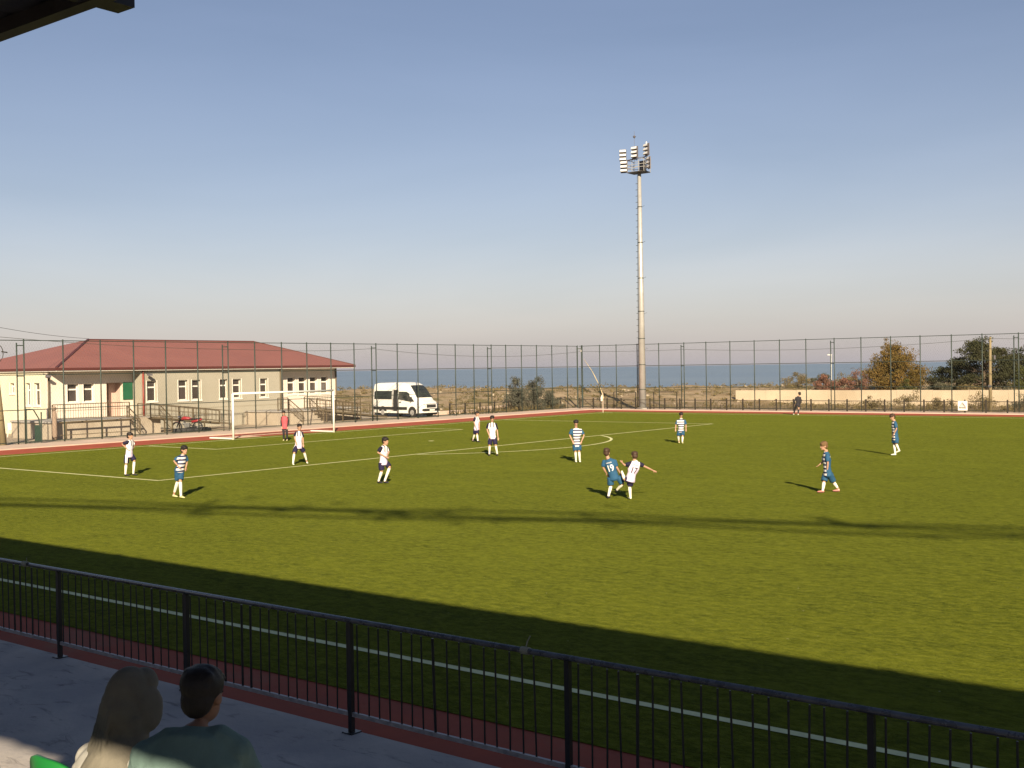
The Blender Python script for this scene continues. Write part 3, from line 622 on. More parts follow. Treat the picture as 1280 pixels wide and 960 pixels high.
# ------------------------------------------------------------------ minibus
def minibus(loc, rz):
    t = thing('minibus', 'white high roofed minibus with black windows parked behind the left fence', 'minibus', loc, rz)
    paint = mat('white_vehicle_paint', (.78, .76, .70), .3, .03, 1, spec=.5, dirt=(.66, .6, .5)); black = mat('black_trim', (.03, .03, .03), .5); gls = mat('vehicle_glass', (.03, .035, .035), .08, .3, 1, spec=.7); tyre = mat('tyre', (.025, .025, .025), .8); alu = mat('wheel_cover', (.45, .44, .42), .4, .1, metal=.4)
    # sections (x, z_bottom, z_top, halfwidth_bottom, halfwidth_top)
    prof = [(-2.8, .42, 2.45, .93, .78), (-2.76, .36, 2.58, .96, .80), (-2.3, .32, 2.66, .98, .82), (0, .32, 2.70, .98, .83), (.75, .32, 2.66, .98, .82), (1.15, .32, 2.50, .98, .80), (1.45, .32, 2.26, .98, .80), (1.78, .32, 1.90, .98, .83), (2.08, .32, 1.48, .97, .90), (2.2, .32, 1.32, .96, .90), (2.55, .34, 1.22, .92, .82), (2.75, .36, 1.08, .84, .74), (2.82, .42, .95, .78, .7)]
    b = MB(); n = 12
    def ring(x, zb, zt, wb, wt):
        zm = min(1.25, zb+(zt-zb)*.55); R = []
        L = [(wb, zb), (wb+.0, zm), (wb+(wt-wb)*.35, zm+(zt-zm)*.45), (wt+.01, zt-.16*(zt-zm)-.04), (wt-.07, zt-.03), (wt-.28, zt)]
        R = [(x, -a, z) for a, z in L] + [(x, a, z) for a, z in reversed(L)]
        return R
    for p in prof: b.v += ring(*p)
    for k_ in range(len(prof)-1):
        for j in range(n): j2 = (j+1) % n; b.f.append((k_*n+j, k_*n+j2, (k_+1)*n+j2, (k_+1)*n+j))
    b.f.append(tuple(range(n))); b.f.append(tuple((len(prof)-1)*n+j for j in reversed(range(n))))
    body = b.build('body', paint, t, smooth=True); m_ = body.modifiers.new('e', 'EDGE_SPLIT'); m_.split_angle = rad(38)
    def hwz(x, z):
        for p, q in zip(prof, prof[1:]):
            if p[0] <= x <= q[0]:
                f_ = (x-p[0])/(q[0]-p[0]); P = [a+(c-a)*f_ for a, c in zip(p, q)]; break
        _, zb, zt, wb, wt = P; zm = min(1.25, zb+(zt-zb)*.55)
        L = [(wb, zb), (wb, zm), (wb+(wt-wb)*.35, zm+(zt-zm)*.45), (wt+.01, zt-.16*(zt-zm)-.04), (wt-.07, zt-.03), (wt-.28, zt)]
        for (a, z0), (c, z1) in zip(L, L[1:]):
            if z0 <= z <= z1: return a+(c-a)*(z-z0)/(z1-z0+1e-9)
        return wb
    def clip(P, ax_, v, keep):
        R_ = []
        for a, c in zip(P, P[1:]+P[:1]):
            ia, ic = (a[ax_] <= v) == keep, (c[ax_] <= v) == keep
            if ia: R_.append(a)
            if ia != ic: u = (v-a[ax_])/(c[ax_]-a[ax_]); R_.append((a[0]+(c[0]-a[0])*u, a[1]+(c[1]-a[1])*u))
        return R_
    def cells(P):
        out = [P]
        for ax_, cuts in ((1, (.8, 1.0, 1.25, 1.42, 1.6, 1.75, 1.9, 2.05)), (0, (-2.3, -1.5, -.75, 0, .4, .75, 1.0, 1.15, 1.3, 1.45, 1.6, 1.78))):
            for v in cuts:
                nx = []
                for q in out:
                    for keep in (True, False):
                        c_ = clip(q, ax_, v, keep)
                        if len(c_) > 2: nx.append(c_)
                out = nx
        return out
    def side_panel(name, pts, m_, off=.028, th=.05, parent=t):
        for sd in (-1, 1):
            b = MB()
            for cell in cells(pts):
                k_ = len(cell); i0 = len(b.v)
                for o_ in (off, off-th): b.v += [(x, sd*(hwz(x, z)+o_), z) for x, z in cell]
                b.f += [tuple(i0+j for j in range(k_)), tuple(i0+j for j in reversed(range(k_, 2*k_)))]+[(i0+j, i0+(j+1) % k_, i0+k_+(j+1) % k_, i0+k_+j) for j in range(k_)]
            yield b.build(name, m_, parent)
    def sp(*a, **k): return list(side_panel(*a, **k))
    sp('window', [(-2.60, 1.40), (-.58, 1.38), (-.58, 1.5), (-.58, 2.04), (-2.5, 2.04), (-2.62, 1.95)], gls)
    sp('doorway', [(-.40, .48), (.02, .48), (.02, 2.12), (-.40, 2.12)], black)  # flat black panel paints the dark inside of the open sliding door
    sp('window', [(.22, 1.38), (1.45, 1.22), (1.62, 1.3), (1.30, 1.85), (1.05, 1.97), (.22, 1.98)], gls)
    sp('window', [(1.6, 1.22), (1.95, 1.22), (1.68, 1.5)], gls)
    sp('door_seam', [(-.52, .5), (-.49, .5), (-.49, 2.2), (-.52, 2.2)], black, off=.02); sp('door_seam', [(.12, .5), (.15, .5), (.15, 2.1), (.12, 2.1)], black, off=.02)
    sp('side_moulding', [(-2.7, .58), (1.15, .58), (1.15, .80), (-2.7, .80)], black, off=.035, th=.05)
    sp('side_skirt', [(-2.0, .32), (1.05, .32), (1.05, .44), (-2.0, .44)], paint, off=.03, th=.06)
    sp('door_handle', [(.3, 1.12), (.5, 1.12), (.5, 1.17), (.3, 1.17)], black, off=.03, th=.04)
    # windscreen follows the sloping front
    b = MB(); W_ = []
    for (x, z, hw) in ((1.20, 2.44, .66), (1.45, 2.24, .72), (1.78, 1.88, .76), (2.04, 1.50, .80)): W_.append([(x+.03, -hw, z+.012), (x+.055, -hw*.5, z+.03), (x+.055, hw*.5, z+.03), (x+.03, hw, z+.012)])
    for r_ in W_: b.v += r_
    for i in range(3):
        for j in range(3): b.f.append((i*4+j, i*4+j+1, i*4+j+5, i*4+j+4))
    b.build('windscreen', gls, t)
    b = MB(); b.box((2.79, 0, .86), (.08, 1.0, .26)); b.build('grille', black, t, bevel=.02)
    b = MB(); b.box((2.74, 0, .58), (.3, 1.72, .2)); b.build('front_bumper', black, t, bevel=.05)
    b = MB(); b.box((2.78, 0, .40), (.2, 1.7, .1)); b.build('bumper_lip', paint, t, bevel=.03)
    b = MB(); b.box((2.91, 0, .56), (.015, .52, .11)); b.build('number_plate', white_m, t)
    lampm = mat('headlamp_glass', (.55, .55, .5), .1, .1, 5, spec=.8)
    for y in (-.68, .68):
        b = MB(); b.tube([(2.52, y*1.12, 1.02), (2.68, y, .94), (2.8, y*.86, .86)], [(.08, .1), (.12, .13), (.06, .1)], 8, side=(0, 0, 1)); b.build('headlight', lampm, t, smooth=True)
        b = MB(); b.box((1.72, y*1.62, 1.42), (.1, .16, .34)); b.bar((1.72, y*1.38, 1.32), (1.72, y*1.6, 1.34), .05); b.build('wing_mirror', black, t, bevel=.03)
        b = MB(); b.box((-2.79, y*1.12, 1.25), (.04, .14, .6)); b.build('tail_light', mat('tail_lamp', (.4, .02, .02), .3) if y < 0 else bpy.data.materials['tail_lamp'], t)
    for x in (-1.62, 1.72):
        for y in (-.86, .86):
            b = MB(); b.tube([(x, y*.86, .37), (x, y*1.16, .37)], .37, 22, side=(0, 0, 1)); wh = b.build('wheel', tyre, t, bevel=.04)
            b = MB(); b.tube([(x, y*1.12, .37), (x, y*1.175, .37)], [.24, .2], 16, side=(0, 0, 1)); b.build('rim', alu, wh)
            b = MB(); b.tube([(x, y*.9, .40), (x, y*1.143, .40)], .45, 22, side=(0, 0, 1)); b.v = [(vx, vy, max(vz, .34)) for vx, vy, vz in b.v]; b.build('wheel_arch', black, t)
    b = MB(); b.bb((-2.7, -.85, .2), (2.6, .85, .42)); b.build('underbody', black, t)
    return t
minibus((-11.25, 22.15, 0), rad(-4))
# ------------------------------------------------------------------ trees and plants
def leafmat(name, a, b_, c_):
    n = N(name); g_ = n.new('ShaderNodeNewGeometry'); r = g_.outputs['Random Per Island']; f = n.ramp(n.noise(.8, 3), .35, .65)
    c = n.mix(r, a, b_); c = n.mix(n.math('MULTIPLY', f, .5), c, c_); n.out(c, .8, 0, .2)
    tr = n.new('ShaderNodeBsdfTranslucent'); n.put(tr.inputs[0], c); mx = n.new('ShaderNodeMixShader'); mx.inputs[0].default_value = .22
    n.t.links.new(n.b.outputs[0], mx.inputs[1]); n.t.links.new(tr.outputs[0], mx.inputs[2]); n.t.links.new(mx.outputs[0], n.t.nodes['Material Output'].inputs[0]); return n.m
bark = mat('bark', (.12, .085, .055), .9, .25, 6)
def leaves(b, c, r, n, size, rg, up=.3):
    for _ in range(n):
        v = Vector((rg.gauss(0, 1), rg.gauss(0, 1), rg.gauss(0, 1))).normalized()*(rg.random()**.45)
        p = Vector((c[0]+v.x*r[0], c[1]+v.y*r[1], c[2]+v.z*r[2])); s = size*rg.uniform(.6, 1.3)
        a = Vector((rg.gauss(0, 1), rg.gauss(0, 1), rg.gauss(0, .7)+up)).normalized(); t = a.orthogonal().normalized(); t = Matrix.Rotation(rg.uniform(0, 6.3), 3, a) @ t; u = a.cross(t)
        b.face([p-t*s*.5, p+u*s*.3, p+t*s*.6, p-u*s*.3])
def tree(kind, label, loc, h, r, leafm, seed, nclump=34, nleaf=150, size=.16, trunk_h=.3, droop=0, flat=.8, cat='tree', tr=.14, group=None, shape=1.0, open_=0.0):
    rg = random.Random(seed); t = thing(kind, label, cat, loc, rg.uniform(0, 6), group)
    b = MB(); top = Vector((rg.uniform(-.2, .2), rg.uniform(-.2, .2), h*.8)); tk = [Vector((0, 0, -.4)), Vector((rg.uniform(-.1, .1), rg.uniform(-.1, .1), h*.25)), top*.7+Vector((0, 0, 0)), top]
    b.tube(tk, [tr, tr*.8, tr*.45, tr*.15], 8); cl = []
    cz, hz = h*(.5+trunk_h/2), h*(1-trunk_h)/2
    for i in range(nclump):
        th = rg.uniform(0, 2*PI); ph = math.acos(rg.uniform(-1, 1)); q = rg.uniform(.45, .95) if not open_ else rg.uniform(.2, .98)
        zf = math.cos(ph)*q; rr_ = math.sin(ph)*q*r*(1-.35*shape*max(0, zf)+.12*max(0, -zf))
        cl.append(Vector((rr_*math.cos(th), rr_*math.sin(th), cz+zf*hz)))
    for i, c in enumerate(cl[:int(nclump*.7)]):
        s0 = tk[1].lerp(tk[3], min(.95, max(0, (c.z/h-.25)*1.1))); m_ = s0.lerp(c, .5)+Vector((0, 0, -.1*r)); b.tube([s0, m_, c], [tr*.35, tr*.2, tr*.06], 5)
    b.build('trunk', bark, t, smooth=True)
    b = MB()
    for c in cl:
        cr = r*rg.uniform(.2, .36); leaves(b, c, (cr, cr, cr*flat), nleaf, size, rg)
    b.build('crown', leafm, t)
    return t
autumn = leafmat('autumn_leaves', (.17, .105, .025), (.10, .085, .02), (.22, .125, .035))
pine = leafmat('pine_needles', (.030, .036, .015), (.055, .058, .024), (.085, .075, .035))
olive = leafmat('olive_leaves', (.095, .09, .055), (.14, .13, .085), (.075, .075, .04))
greyl = leafmat('grey_leaves', (.10, .10, .075), (.15, .145, .105), (.08, .085, .055))
greenl = leafmat('green_leaves', (.065, .075, .02), (.11, .105, .028), (.04, .05, .018))
dryl = leafmat('dry_scrub_leaves', (.20, .15, .07), (.12, .10, .035), (.26, .20, .11))
redl = leafmat('reddish_twigs', (.24, .11, .075), (.17, .085, .055), (.2, .13, .09))
def bz(x, y):
    d = Vector((x, y))-CAM.xy; return ground_z(d.dot(NS), d.dot(TS))
def pos(x, y): return (x, y, bz(x, y)-.05)
tree('autumn_tree', 'broad rusty brown autumn tree behind the concrete wall', pos(13.4, 62.5), 4.8, 2.8, autumn, 2, 110, 230, .14, -.12, flat=.8, shape=.95)
tree('autumn_tree', 'small purplish bare-looking tree at the left foot of the rusty autumn tree', pos(10.6, 60.5), 2.7, 1.3, redl, 22, 20, 110, .10, .05)
tree('slender_tree', 'thin pale upright tree poking above the left of the rusty autumn tree', pos(11.9, 64.5), 5.8, .8, autumn, 23, 14, 60, .12, .4)
tree('pine_tree', 'large dark green pine tree with layered branches behind the wall', pos(21.6, 61), 5.7, 2.8, pine, 4, 90, 240, .14, .06, flat=.45, shape=1.1, tr=.2)
tree('pine_tree', 'dark green pine bough tree on the left flank of the large pine', pos(18.9, 62.5), 3.7, 2.3, pine, 5, 48, 190, .14, .0, flat=.45)
tree('pine_tree', 'dark green pine just right of the large pine, behind the concrete pole', pos(24.6, 62.5), 4.9, 2.3, pine, 6, 60, 200, .14, .12, flat=.5)
tree('broadleaf_tree', 'olive green tree with thin twigs near the right edge behind the wall', pos(28.2, 60.5), 5.3, 2.3, olive, 7, 40, 130, .13, .18, open_=1)
tree('broadleaf_tree', 'mid green leafy tree between the concrete pole and the twiggy tree', pos(26.1, 58.5), 3.7, 1.7, greenl, 8, 30, 150, .13, .05)
tree('broadleaf_tree', 'tall green tree cut by the right edge of the photo', pos(32.0, 60), 5.7, 2.4, greenl, 9, 40, 160, .14, .1)
tree('broadleaf_tree', 'low reddish tree standing at the right edge in front of the tall green one', pos(29.9, 57.0), 2.7, 1.5, redl, 10, 22, 120, .1, .0)
tree('broadleaf_tree', 'small dark green bushy tree left of the pines near the sea gap', pos(17.0, 64), 2.5, 1.5, greenl, 11, 24, 130, .12, .0)
for i, (x, y, h, r, m_, l) in enumerate(((15.6, 58.5, 1.9, 1.1, greenl, 'low green bush just right of the rusty autumn tree behind the wall'), (8.6, 63, 2.0, 1.5, dryl, 'dry brown bush behind the wall, left of the purplish tree'), (5.6, 64, 1.9, 1.3, olive, 'grey green bush behind the wall near the white pole'),
        (2.4, 65.5, 1.8, 1.6, dryl, 'dry low bush near the left end of the concrete wall'), (18.9, 57.6, 2.2, 1.2, olive, 'olive bush behind the wall below the left flank of the pines'), (21.5, 57.3, 1.9, 1.3, dryl, 'dry bush behind the wall below the large pine'), (24.0, 57.0, 1.9, 1.1, olive, 'olive bush behind the wall left of the concrete pole'))):
    tree('bush', l, pos(x, y), h, r, m_, 40+i, 18, 120, .12, -.1, cat='bush', tr=.05)
tree('bush', 'reddish brown bush behind the wall right of the man in black', pos(7.6, 60.5), 2.1, 1.25, redl, 60, 26, 150, .12, -.1, cat='bush', tr=.05)
tree('bush', 'reddish brown bush just left of the purplish tree behind the wall', pos(9.2, 60.0), 2.0, 1.1, redl, 61, 20, 150, .12, -.1, cat='bush', tr=.05)
# wispy grey bush outside the left fence near the corner
tree('grey_bush', 'wispy grey green bush behind the left fence near the far corner, left stem', (-9.6, 34.2, 0), 3.1, 1.2, greyl, 12, 70, 110, .09, -.1, open_=1, cat='bush', tr=.06, shape=1.4)
tree('grey_bush', 'wispy grey green bush behind the left fence near the far corner, right stem', (-9.2, 36.4, 0), 3.2, 1.3, greyl, 13, 76, 110, .09, -.1, open_=1, cat='bush', tr=.06, shape=1.4)
tree('grey_bush', 'low grey bush between the two wispy stems and the dark corner posts', (-9.0, 38.6, 0), 1.7, 1.1, greyl, 14, 36, 110, .10, -.2, open_=1, cat='bush', tr=.04)
for i, (x, y, h, r, m_, l) in enumerate(((19.9, 46, 1.6, 1.25, dryl, 'round dry bush against the wall left of the warning sign'), (17.4, 45, 1.0, 1.1, dryl, 'low dry bush at the wall foot, leftmost of those before the wall'), (25.4, 46, 1.45, 1.3, dryl, 'wide dry bush at the wall just right of the warning sign'), (28.4, 46, 1.3, 1.2, olive, 'low olive bush at the wall right of the concrete pole'), (31, 46, 1.1, 1.3, dryl, 'low dry bush at the wall by the right edge'), (22.4, 45.6, 1.0, 1.3, dryl, 'low spread out dry bush between the round bush and the warning sign'))):
    tree('dry_bush', l, (x, y, 0), h, r, m_, 70+i, 22, 90, .09, -.3, open_=1, cat='bush', tr=.04)
# dry scrub and grass over the dunes: nobody could count it
rg = random.Random(5)
b = MB(); b2 = MB()
for i in range(2600):
    s = 84+rg.random()**.8*48; t_ = rg.uniform(-62, 62); p = CAM.xy+NS*s+TS*t_
    if p.y < 41.2 and p.x > -8 or p.x < -8 and p.y < 26 and p.x > -28 or (abs(p.y-53.6) < .6 and p.x > 1): continue
    if fbm(p.x*.12, p.y*.12) < -.08 and rg.random() < .75: continue
    h = rg.uniform(.12, .5) * (1.5 if rg.random() < .07 else 1)
    if p.y > 54 and p.x > 1.5: h *= 1.3
    bb_ = b2 if rg.random() < .35 else b
    z0 = ground_z(s, t_)
    leaves(bb_, (p.x, p.y, z0+h*.45), (h*1.2, h*1.2, h*.6), 16, .17, rg, 0)
tag(b.build('dry_scrub', dryl, kind='stuff'), 'dry straw coloured scrub covering the dunes behind the fences', 'scrub')
tag(b2.build('green_scrub', leafmat('scrub_leaves', (.13, .115, .05), (.10, .085, .035), (.16, .13, .07)), kind='stuff'), 'patchy olive scrub covering the dunes behind the fences', 'scrub')
# tall dry reeds just behind the barrier on the left
b = MB()
for i in range(2200):
    x, y = rg.uniform(-13, -8.2), rg.uniform(27, 40)
    if i % 2: x, y = rg.uniform(-7, 36), 41.3+rg.random()**1.6*10
    h = rg.uniform(.15, .55 if i % 2 else .8); q = Vector((x+rg.gauss(0, .12), y+rg.gauss(0, .12), h))
    b.face([(x-.02, y, -.02), (x+.02, y, -.02), tuple(q)])
    b.face([(x, y-.02, -.02), (x, y+.02, -.02), (q.x+.05, q.y, q.z*.8)])
tag(b.build('dry_grass', dryl, kind='stuff'), 'tufts of dry grass growing along the outside of the fences', 'grass')
# rocks and rubble scattered over the dunes
rock_m = mat('pale_rock', (.34, .28, .20), .9, .2, 2); b = MB()
for i in range(170):
    s = rg.uniform(100, 127); t_ = rg.uniform(-45, 45); p = CAM.xy+NS*s+TS*t_
    if abs(p.y-53.6) < 1 and p.x > 1: continue
    r = rg.uniform(.06, .19)*(1.5 if rg.random() < .1 else 1)
    b.ball((p.x, p.y, ground_z(s, t_)+r*.25), (r*rg.uniform(.8, 1.5), r, r*.6), 6, 4, Matrix.Rotation(rg.uniform(0, 3), 3, (rg.random(), rg.random(), 1)))
tag(b.build('rocks', rock_m, kind='stuff'), 'pale rocks and rubble scattered over the dunes', 'rocks')

# ------------------------------------------------------------------ wall, poles, wires
bwl = thing('boundary_wall', 'plain pale concrete boundary wall beyond the far fence', 'wall', (1.5, 53.5, 0))
for i in range(14):
    b = MB(); b.bb((i*3.0+.006, -.12, -.6), (i*3.0+2.994, .12, 1.28+.012*(i % 3))); b.build('wall_panel', wall_m, bwl)
b = MB(); b.bb((.0, .125, -.6), (42, .2, 1.2)); b.build('backing', wall_m, bwl)
up_ = thing('utility_pole', 'pale concrete utility pole standing behind the far fence by the right edge', 'pole', (27.15, 41.9, 0))
b = MB(); b.tube([(0, 0, -.2), (0, .0, 3), (.03, 0, 5.35)], [.125, .105, .075], 10); b.build('pole_shaft', mat('weathered_concrete', (.235, .185, .10), .9, .15, 2, dirt=(.25, .2, .1)), up_, smooth=True)
b = MB(); b.box((.32, 0, 3.9), (.09, .12, .3)); b.bar((0, 0, 4.0), (.32, 0, 4.0), .04); b.box((0, -.13, 1.85), (.22, .08, .16)); b.build('bracket', lamph, up_)
lp = thing('leaning_pole', 'thick weathered concrete pole leaning left of the left fence', 'pole', (-8.15, -12.25, 0))
b = MB(); b.tube([(0, 0, -.2), (-.10, -.22, 3), (-.20, -.45, 6.1)], [.18, .155, .12], 12); b.build('pole_shaft', bpy.data.materials['weathered_concrete'], lp, smooth=True)
b = MB(); b.tube([(-.2+.03*math.sin(i), -.15+.33*math.cos(i*2*PI/14), 4.85+.48*math.sin(i*2*PI/14)) for i in range(15)], .022, 6, cap=False); b.tube([(-.2, .1, 4.95), (-.2, .42, 4.9)], .03, 6); b.build('cable_coil', rail_dark, lp)
b = MB(); b.tube([(-.2, -.46, 6.1), (-.2, -.46, 6.32)], .09, 8); b.build('insulator', white_m, lp)
def wire(name, label, pts, sag, r=.012, m_=None):
    P = []
    for (a, c), sg in zip(zip(pts, pts[1:]), sag):
        a, c = Vector(a), Vector(c)
        for i in range(13): u = i/12; P.append(a.lerp(c, u)-Vector((0, 0, sg*4*u*(1-u))))
    b = MB(); b.tube(P, r, 5); tag(b.build(name, m_ or wire_m), label, 'wire')
wire('overhead_wire', 'thin wire sagging from the leaning pole along the fences to the concrete pole', [(-8.3, -12.7, 5.75), (-7.7, 3.5, 5.1), (-7.55, 14.7, 5.2), (-7.1, 40.6, 5.05), (3.3, 40.6, 5.0), (27.15, 41.8, 5.25), (45, 42, 5.2)], [.15, .12, .5, .06, .35, .2], .013)
wire('overhead_wire', 'higher wire dropping from the leaning pole to the red roof ridge', [(-8.35, -12.7, 6.3), (-20, 0.3, 6.1)], [.1], .012)
wp = thing('white_pole', 'thin white pole with a small lamp head rising beyond the wall before the sea', 'pole', pos(5.3, 67))
b = MB(); b.tube([(0, 0, 0), (0, 0, 3.4)], .045, 8); b.build('pole_shaft', white_m, wp); b = MB(); b.box((-.14, 0, 3.42), (.4, .16, .1)); b.build('lamp_head', white_m, wp)
sp_ = thing('beach_lamp', 'small dark double armed lamp beyond the wall right of the white pole', 'lamp', pos(7.9, 67))
b = MB(); b.tube([(0, 0, 0), (0, 0, 1.9)], .03, 6); b.tube([(0, 0, 1.8), (-.3, 0, 2.05), (-.6, 0, 1.98)], .03, 6); b.tube([(0, 0, 1.8), (.3, 0, 2.05), (.6, 0, 1.98)], .03, 6); b.build('lamp_post', lamph, sp_)
# heavy overhead cable behind the stand, carried by two poles outside the picture: it draws the soft band of shade on the turf
cab = thing('overhead_cable', 'thick bundled overhead cable strung high behind the grandstand', 'cable', (0, 0, 0))
HZ = 22.0; kx, ky = S.x/S.z, S.y/S.z
def up_to(x, y, z): return Vector((x+kx*z, y+ky*z, z))
gp = [(7.5, -31.2), (18, -26.5), (27.7, -23.1), (35.5, -20.3), (42.9, -18.1), (52, -16.4)]
P = []
for a, c in zip(gp, gp[1:]):
    for i in range(8): u = i/8; P.append(up_to(a[0]+(c[0]-a[0])*u, a[1]+(c[1]-a[1])*u, HZ))
P.append(up_to(*gp[-1], HZ))
# strands spaced and lumps added to widen and spot the band of shade
b = MB()
for dz in (-.38, 0, .36): b.tube([p+Vector((0, 0, dz+.12*math.sin(i*.5+dz*9))) for i, p in enumerate(P)], .085, 6)
for q, ln in ((up_to(26.9, -23.35, HZ), 1.0), (up_to(29.6, -22.4, HZ), .8), (up_to(31.2, -21.9, HZ), .6), (up_to(40.6, -18.8, HZ), .8), (up_to(24.6, -24.2, HZ), .5), (up_to(35, -20.5, HZ), .6)):
    for j in range(9): b.ball(q+Vector((rg.gauss(0, 1.1)*ln, rg.gauss(0, .3)*ln, rg.gauss(0, .4))), (.2, .12, .11), 6, 4)
b.build('cable', rail_dark, cab)
for q, l in ((P[0], 'tall concrete pole carrying the thick cable, left of the stand'), (P[-1], 'tall concrete pole carrying the thick cable, right of the stand')):
    pt = thing('cable_pole', l, 'pole', (q.x, q.y, 0)); b = MB(); b.tube([(0, 0, -.3), (0, 0, HZ+.3)], [.2, .1], 10); b.build('pole_shaft', concrete_m, pt, smooth=True)
    b = MB(); b.bar((-.5, 0, HZ-.02), (.5, 0, HZ-.02), .08); b.build('crossarm', rail_dark, pt)
# ------------------------------------------------------------------ people
skin = mat('skin', (.42, .24, .155), .6, .08, 9); skin_d = mat('tanned_skin', (.30, .16, .10), .6, .08, 9)
hair_d = mat('dark_hair', (.014, .010, .008), .6, .35, 30, bump=.3); hair_b = mat('brown_hair', (.050, .026, .013), .6, .35, 30, bump=.3); hair_g = mat('light_brown_hair', (.15, .085, .035), .6, .35, 30, bump=.3)
eye_m = mat('eye', (.02, .015, .01), .3); lip_m = mat('lips', (.30, .12, .09), .6)
sock_w = mat('white_sock', (.78, .74, .62), .85, .05, 12); black_c = mat('black_cloth', (.022, .02, .024), .85, .2, 5); bib_m = mat('red_bib', (.62, .085, .10), .8, .1, 4)
navy = (.012, .010, .030); blue = (.022, .085, .165); white = (.76, .73, .70)
def shirt_home(YSPLIT, lean):
    n = N('blue_striped_shirt'); x, y, z = n.xyz('Object')
    fr = n.math('FRACT', n.math('MULTIPLY', z, 9.2)); st_ = n.math('GREATER_THAN', fr, .46)
    front = n.math('MULTIPLY', n.math('GREATER_THAN', n.math('SUBTRACT', y, n.math('MULTIPLY', z, lean)), YSPLIT), n.math('LESS_THAN', n.math('ABSOLUTE', n.math('SUBTRACT', x, 0)), .165))
    c = n.mix(st_, (.016, .022, .075), white); c = n.mix(front, blue, c); c = n.mix(n.math('MULTIPLY', n.ramp(n.noise(7, 3), .4, .7), .25), c, shade(blue, .6)); return n.out(c, .8, 0, .3)
def shirt_away(back, XC, ZSTRIPE, XSL, LX=0):
    n = N('white_shirt_navy_sleeves'); x, y, z = n.xyz('Object'); ax = n.math('ABSOLUTE', n.math('SUBTRACT', n.math('SUBTRACT', x, n.math('MULTIPLY', n.math('SUBTRACT', z, ZSTRIPE+.15), LX)), XC))
    f = n.ramp(z, .75, 1.1); c = n.mix(f, (.60, .50, .62), white)
    if not back:
        l = n.math('LESS_THAN', n.math('ABSOLUTE', n.math('SUBTRACT', ax, .062)), .017); up1 = n.math('GREATER_THAN', z, ZSTRIPE)
        c = n.mix(n.math('MULTIPLY', l, up1), c, navy)
    c = n.mix(n.math('GREATER_THAN', n.math('ADD', ax, n.math('MULTIPLY', n.math('SUBTRACT', z, ZSTRIPE+.12), .25)), XSL), c, navy)
    return n.out(c, .8, 0, .3)
def shorts_m(kind):
    n = N(kind+'_shorts'); x, y, z = n.xyz('Object'); c = n.mix(n.ramp(n.noise(8, 3), .35, .7), *((blue, shade(blue, .7)) if kind == 'blue' else ((.018, .014, .050), (.012, .010, .032)) if kind == 'navy' else ((.02, .018, .022), (.03, .025, .03))))
    side_ = n.math('GREATER_THAN', x, .150)
    if kind == 'navy': c = n.mix(n.math('MULTIPLY', side_, n.math('LESS_THAN', n.math('ABSOLUTE', n.math('SUBTRACT', y, 0)), .05)), c, white)
    return n.out(c, .8, 0, .3)
def fuse(mb, name, m_, parent, vox=.011, sm_=4, wr=0, **k):
    """closed volumes united into one continuous surface"""
    me = mb.mesh(name); o = bpy.data.objects.new(name, me); C.objects.link(o)
    r = o.modifiers.new('r', 'REMESH'); r.mode = 'VOXEL'; r.voxel_size = vox; r.use_smooth_shade = True
    s = o.modifiers.new('s', 'SMOOTH'); s.factor = .5; s.iterations = sm_
    dg = bpy.context.evaluated_depsgraph_get(); nm = bpy.data.meshes.new_from_object(o.evaluated_get(dg)); nm.shade_smooth() if len(nm.polygons) else None
    if wr:
        from mathutils import noise as mn
        off_ = Vector((random.random()*9, 3, 1))
        for v, nn in zip(nm.vertices, [Vector(q.vector) for q in nm.vertex_normals]):
            a_ = mn.noise(Vector((v.co.x*7, v.co.y*7, v.co.z*11))+off_); c_ = mn.noise(Vector((v.co.x*17+v.co.z*9, v.co.y*17, v.co.z*15))+off_)
            v.co += nn*(wr*(a_+.5*abs(c_)))
    o.modifiers.clear(); o.data = nm; nm.name = name; nm.materials.clear(); nm.materials.append(m_); bpy.data.meshes.remove(me); o.parent = parent
    for a, v in k.items(): o[a] = v
    return o
def number(txt, size, z, parent, shirtobj, m_, name='number', roll=0, x0=0, from_y=-1.0):
    cu = bpy.data.curves.new('t', 'FONT'); cu.body = txt; cu.size = size; cu.align_x = 'CENTER'; cu.align_y = 'CENTER'; cu.resolution_u = 3; cu.offset = size*.022
    o = bpy.data.objects.new('t', cu); C.objects.link(o); dg = bpy.context.evaluated_depsgraph_get(); me = bpy.data.meshes.new_from_object(o.evaluated_get(dg)); bpy.data.objects.remove(o); bpy.data.curves.remove(cu)
    bm = bmesh.new(); bm.from_mesh(me); bmesh.ops.triangulate(bm, faces=bm.faces); bmesh.ops.subdivide_edges(bm, edges=[e for e in bm.edges if e.calc_length() > size*.12], cuts=2, use_grid_fill=True)
    sm2 = shirtobj.data; bt = BVHTree.FromPolygons([v.co for v in sm2.vertices], [p.vertices for p in sm2.polygons])
    cr, sr = math.cos(roll), math.sin(roll)
    for v in bm.verts:
        X, Z = v.co.x*.8*cr-v.co.y*sr+x0, v.co.x*.8*sr+v.co.y*cr+z
        hit = bt.ray_cast(Vector((X, from_y, Z)), Vector((0, 1, 0)))[0]; v.co = Vector((X, (hit.y if hit else -.1)-.005, Z))
    bm.to_mesh(me); bm.free(); me.materials.clear(); me.materials.append(m_); ob = bpy.data.objects.new(name, me); C.objects.link(ob); ob.parent = parent; return ob
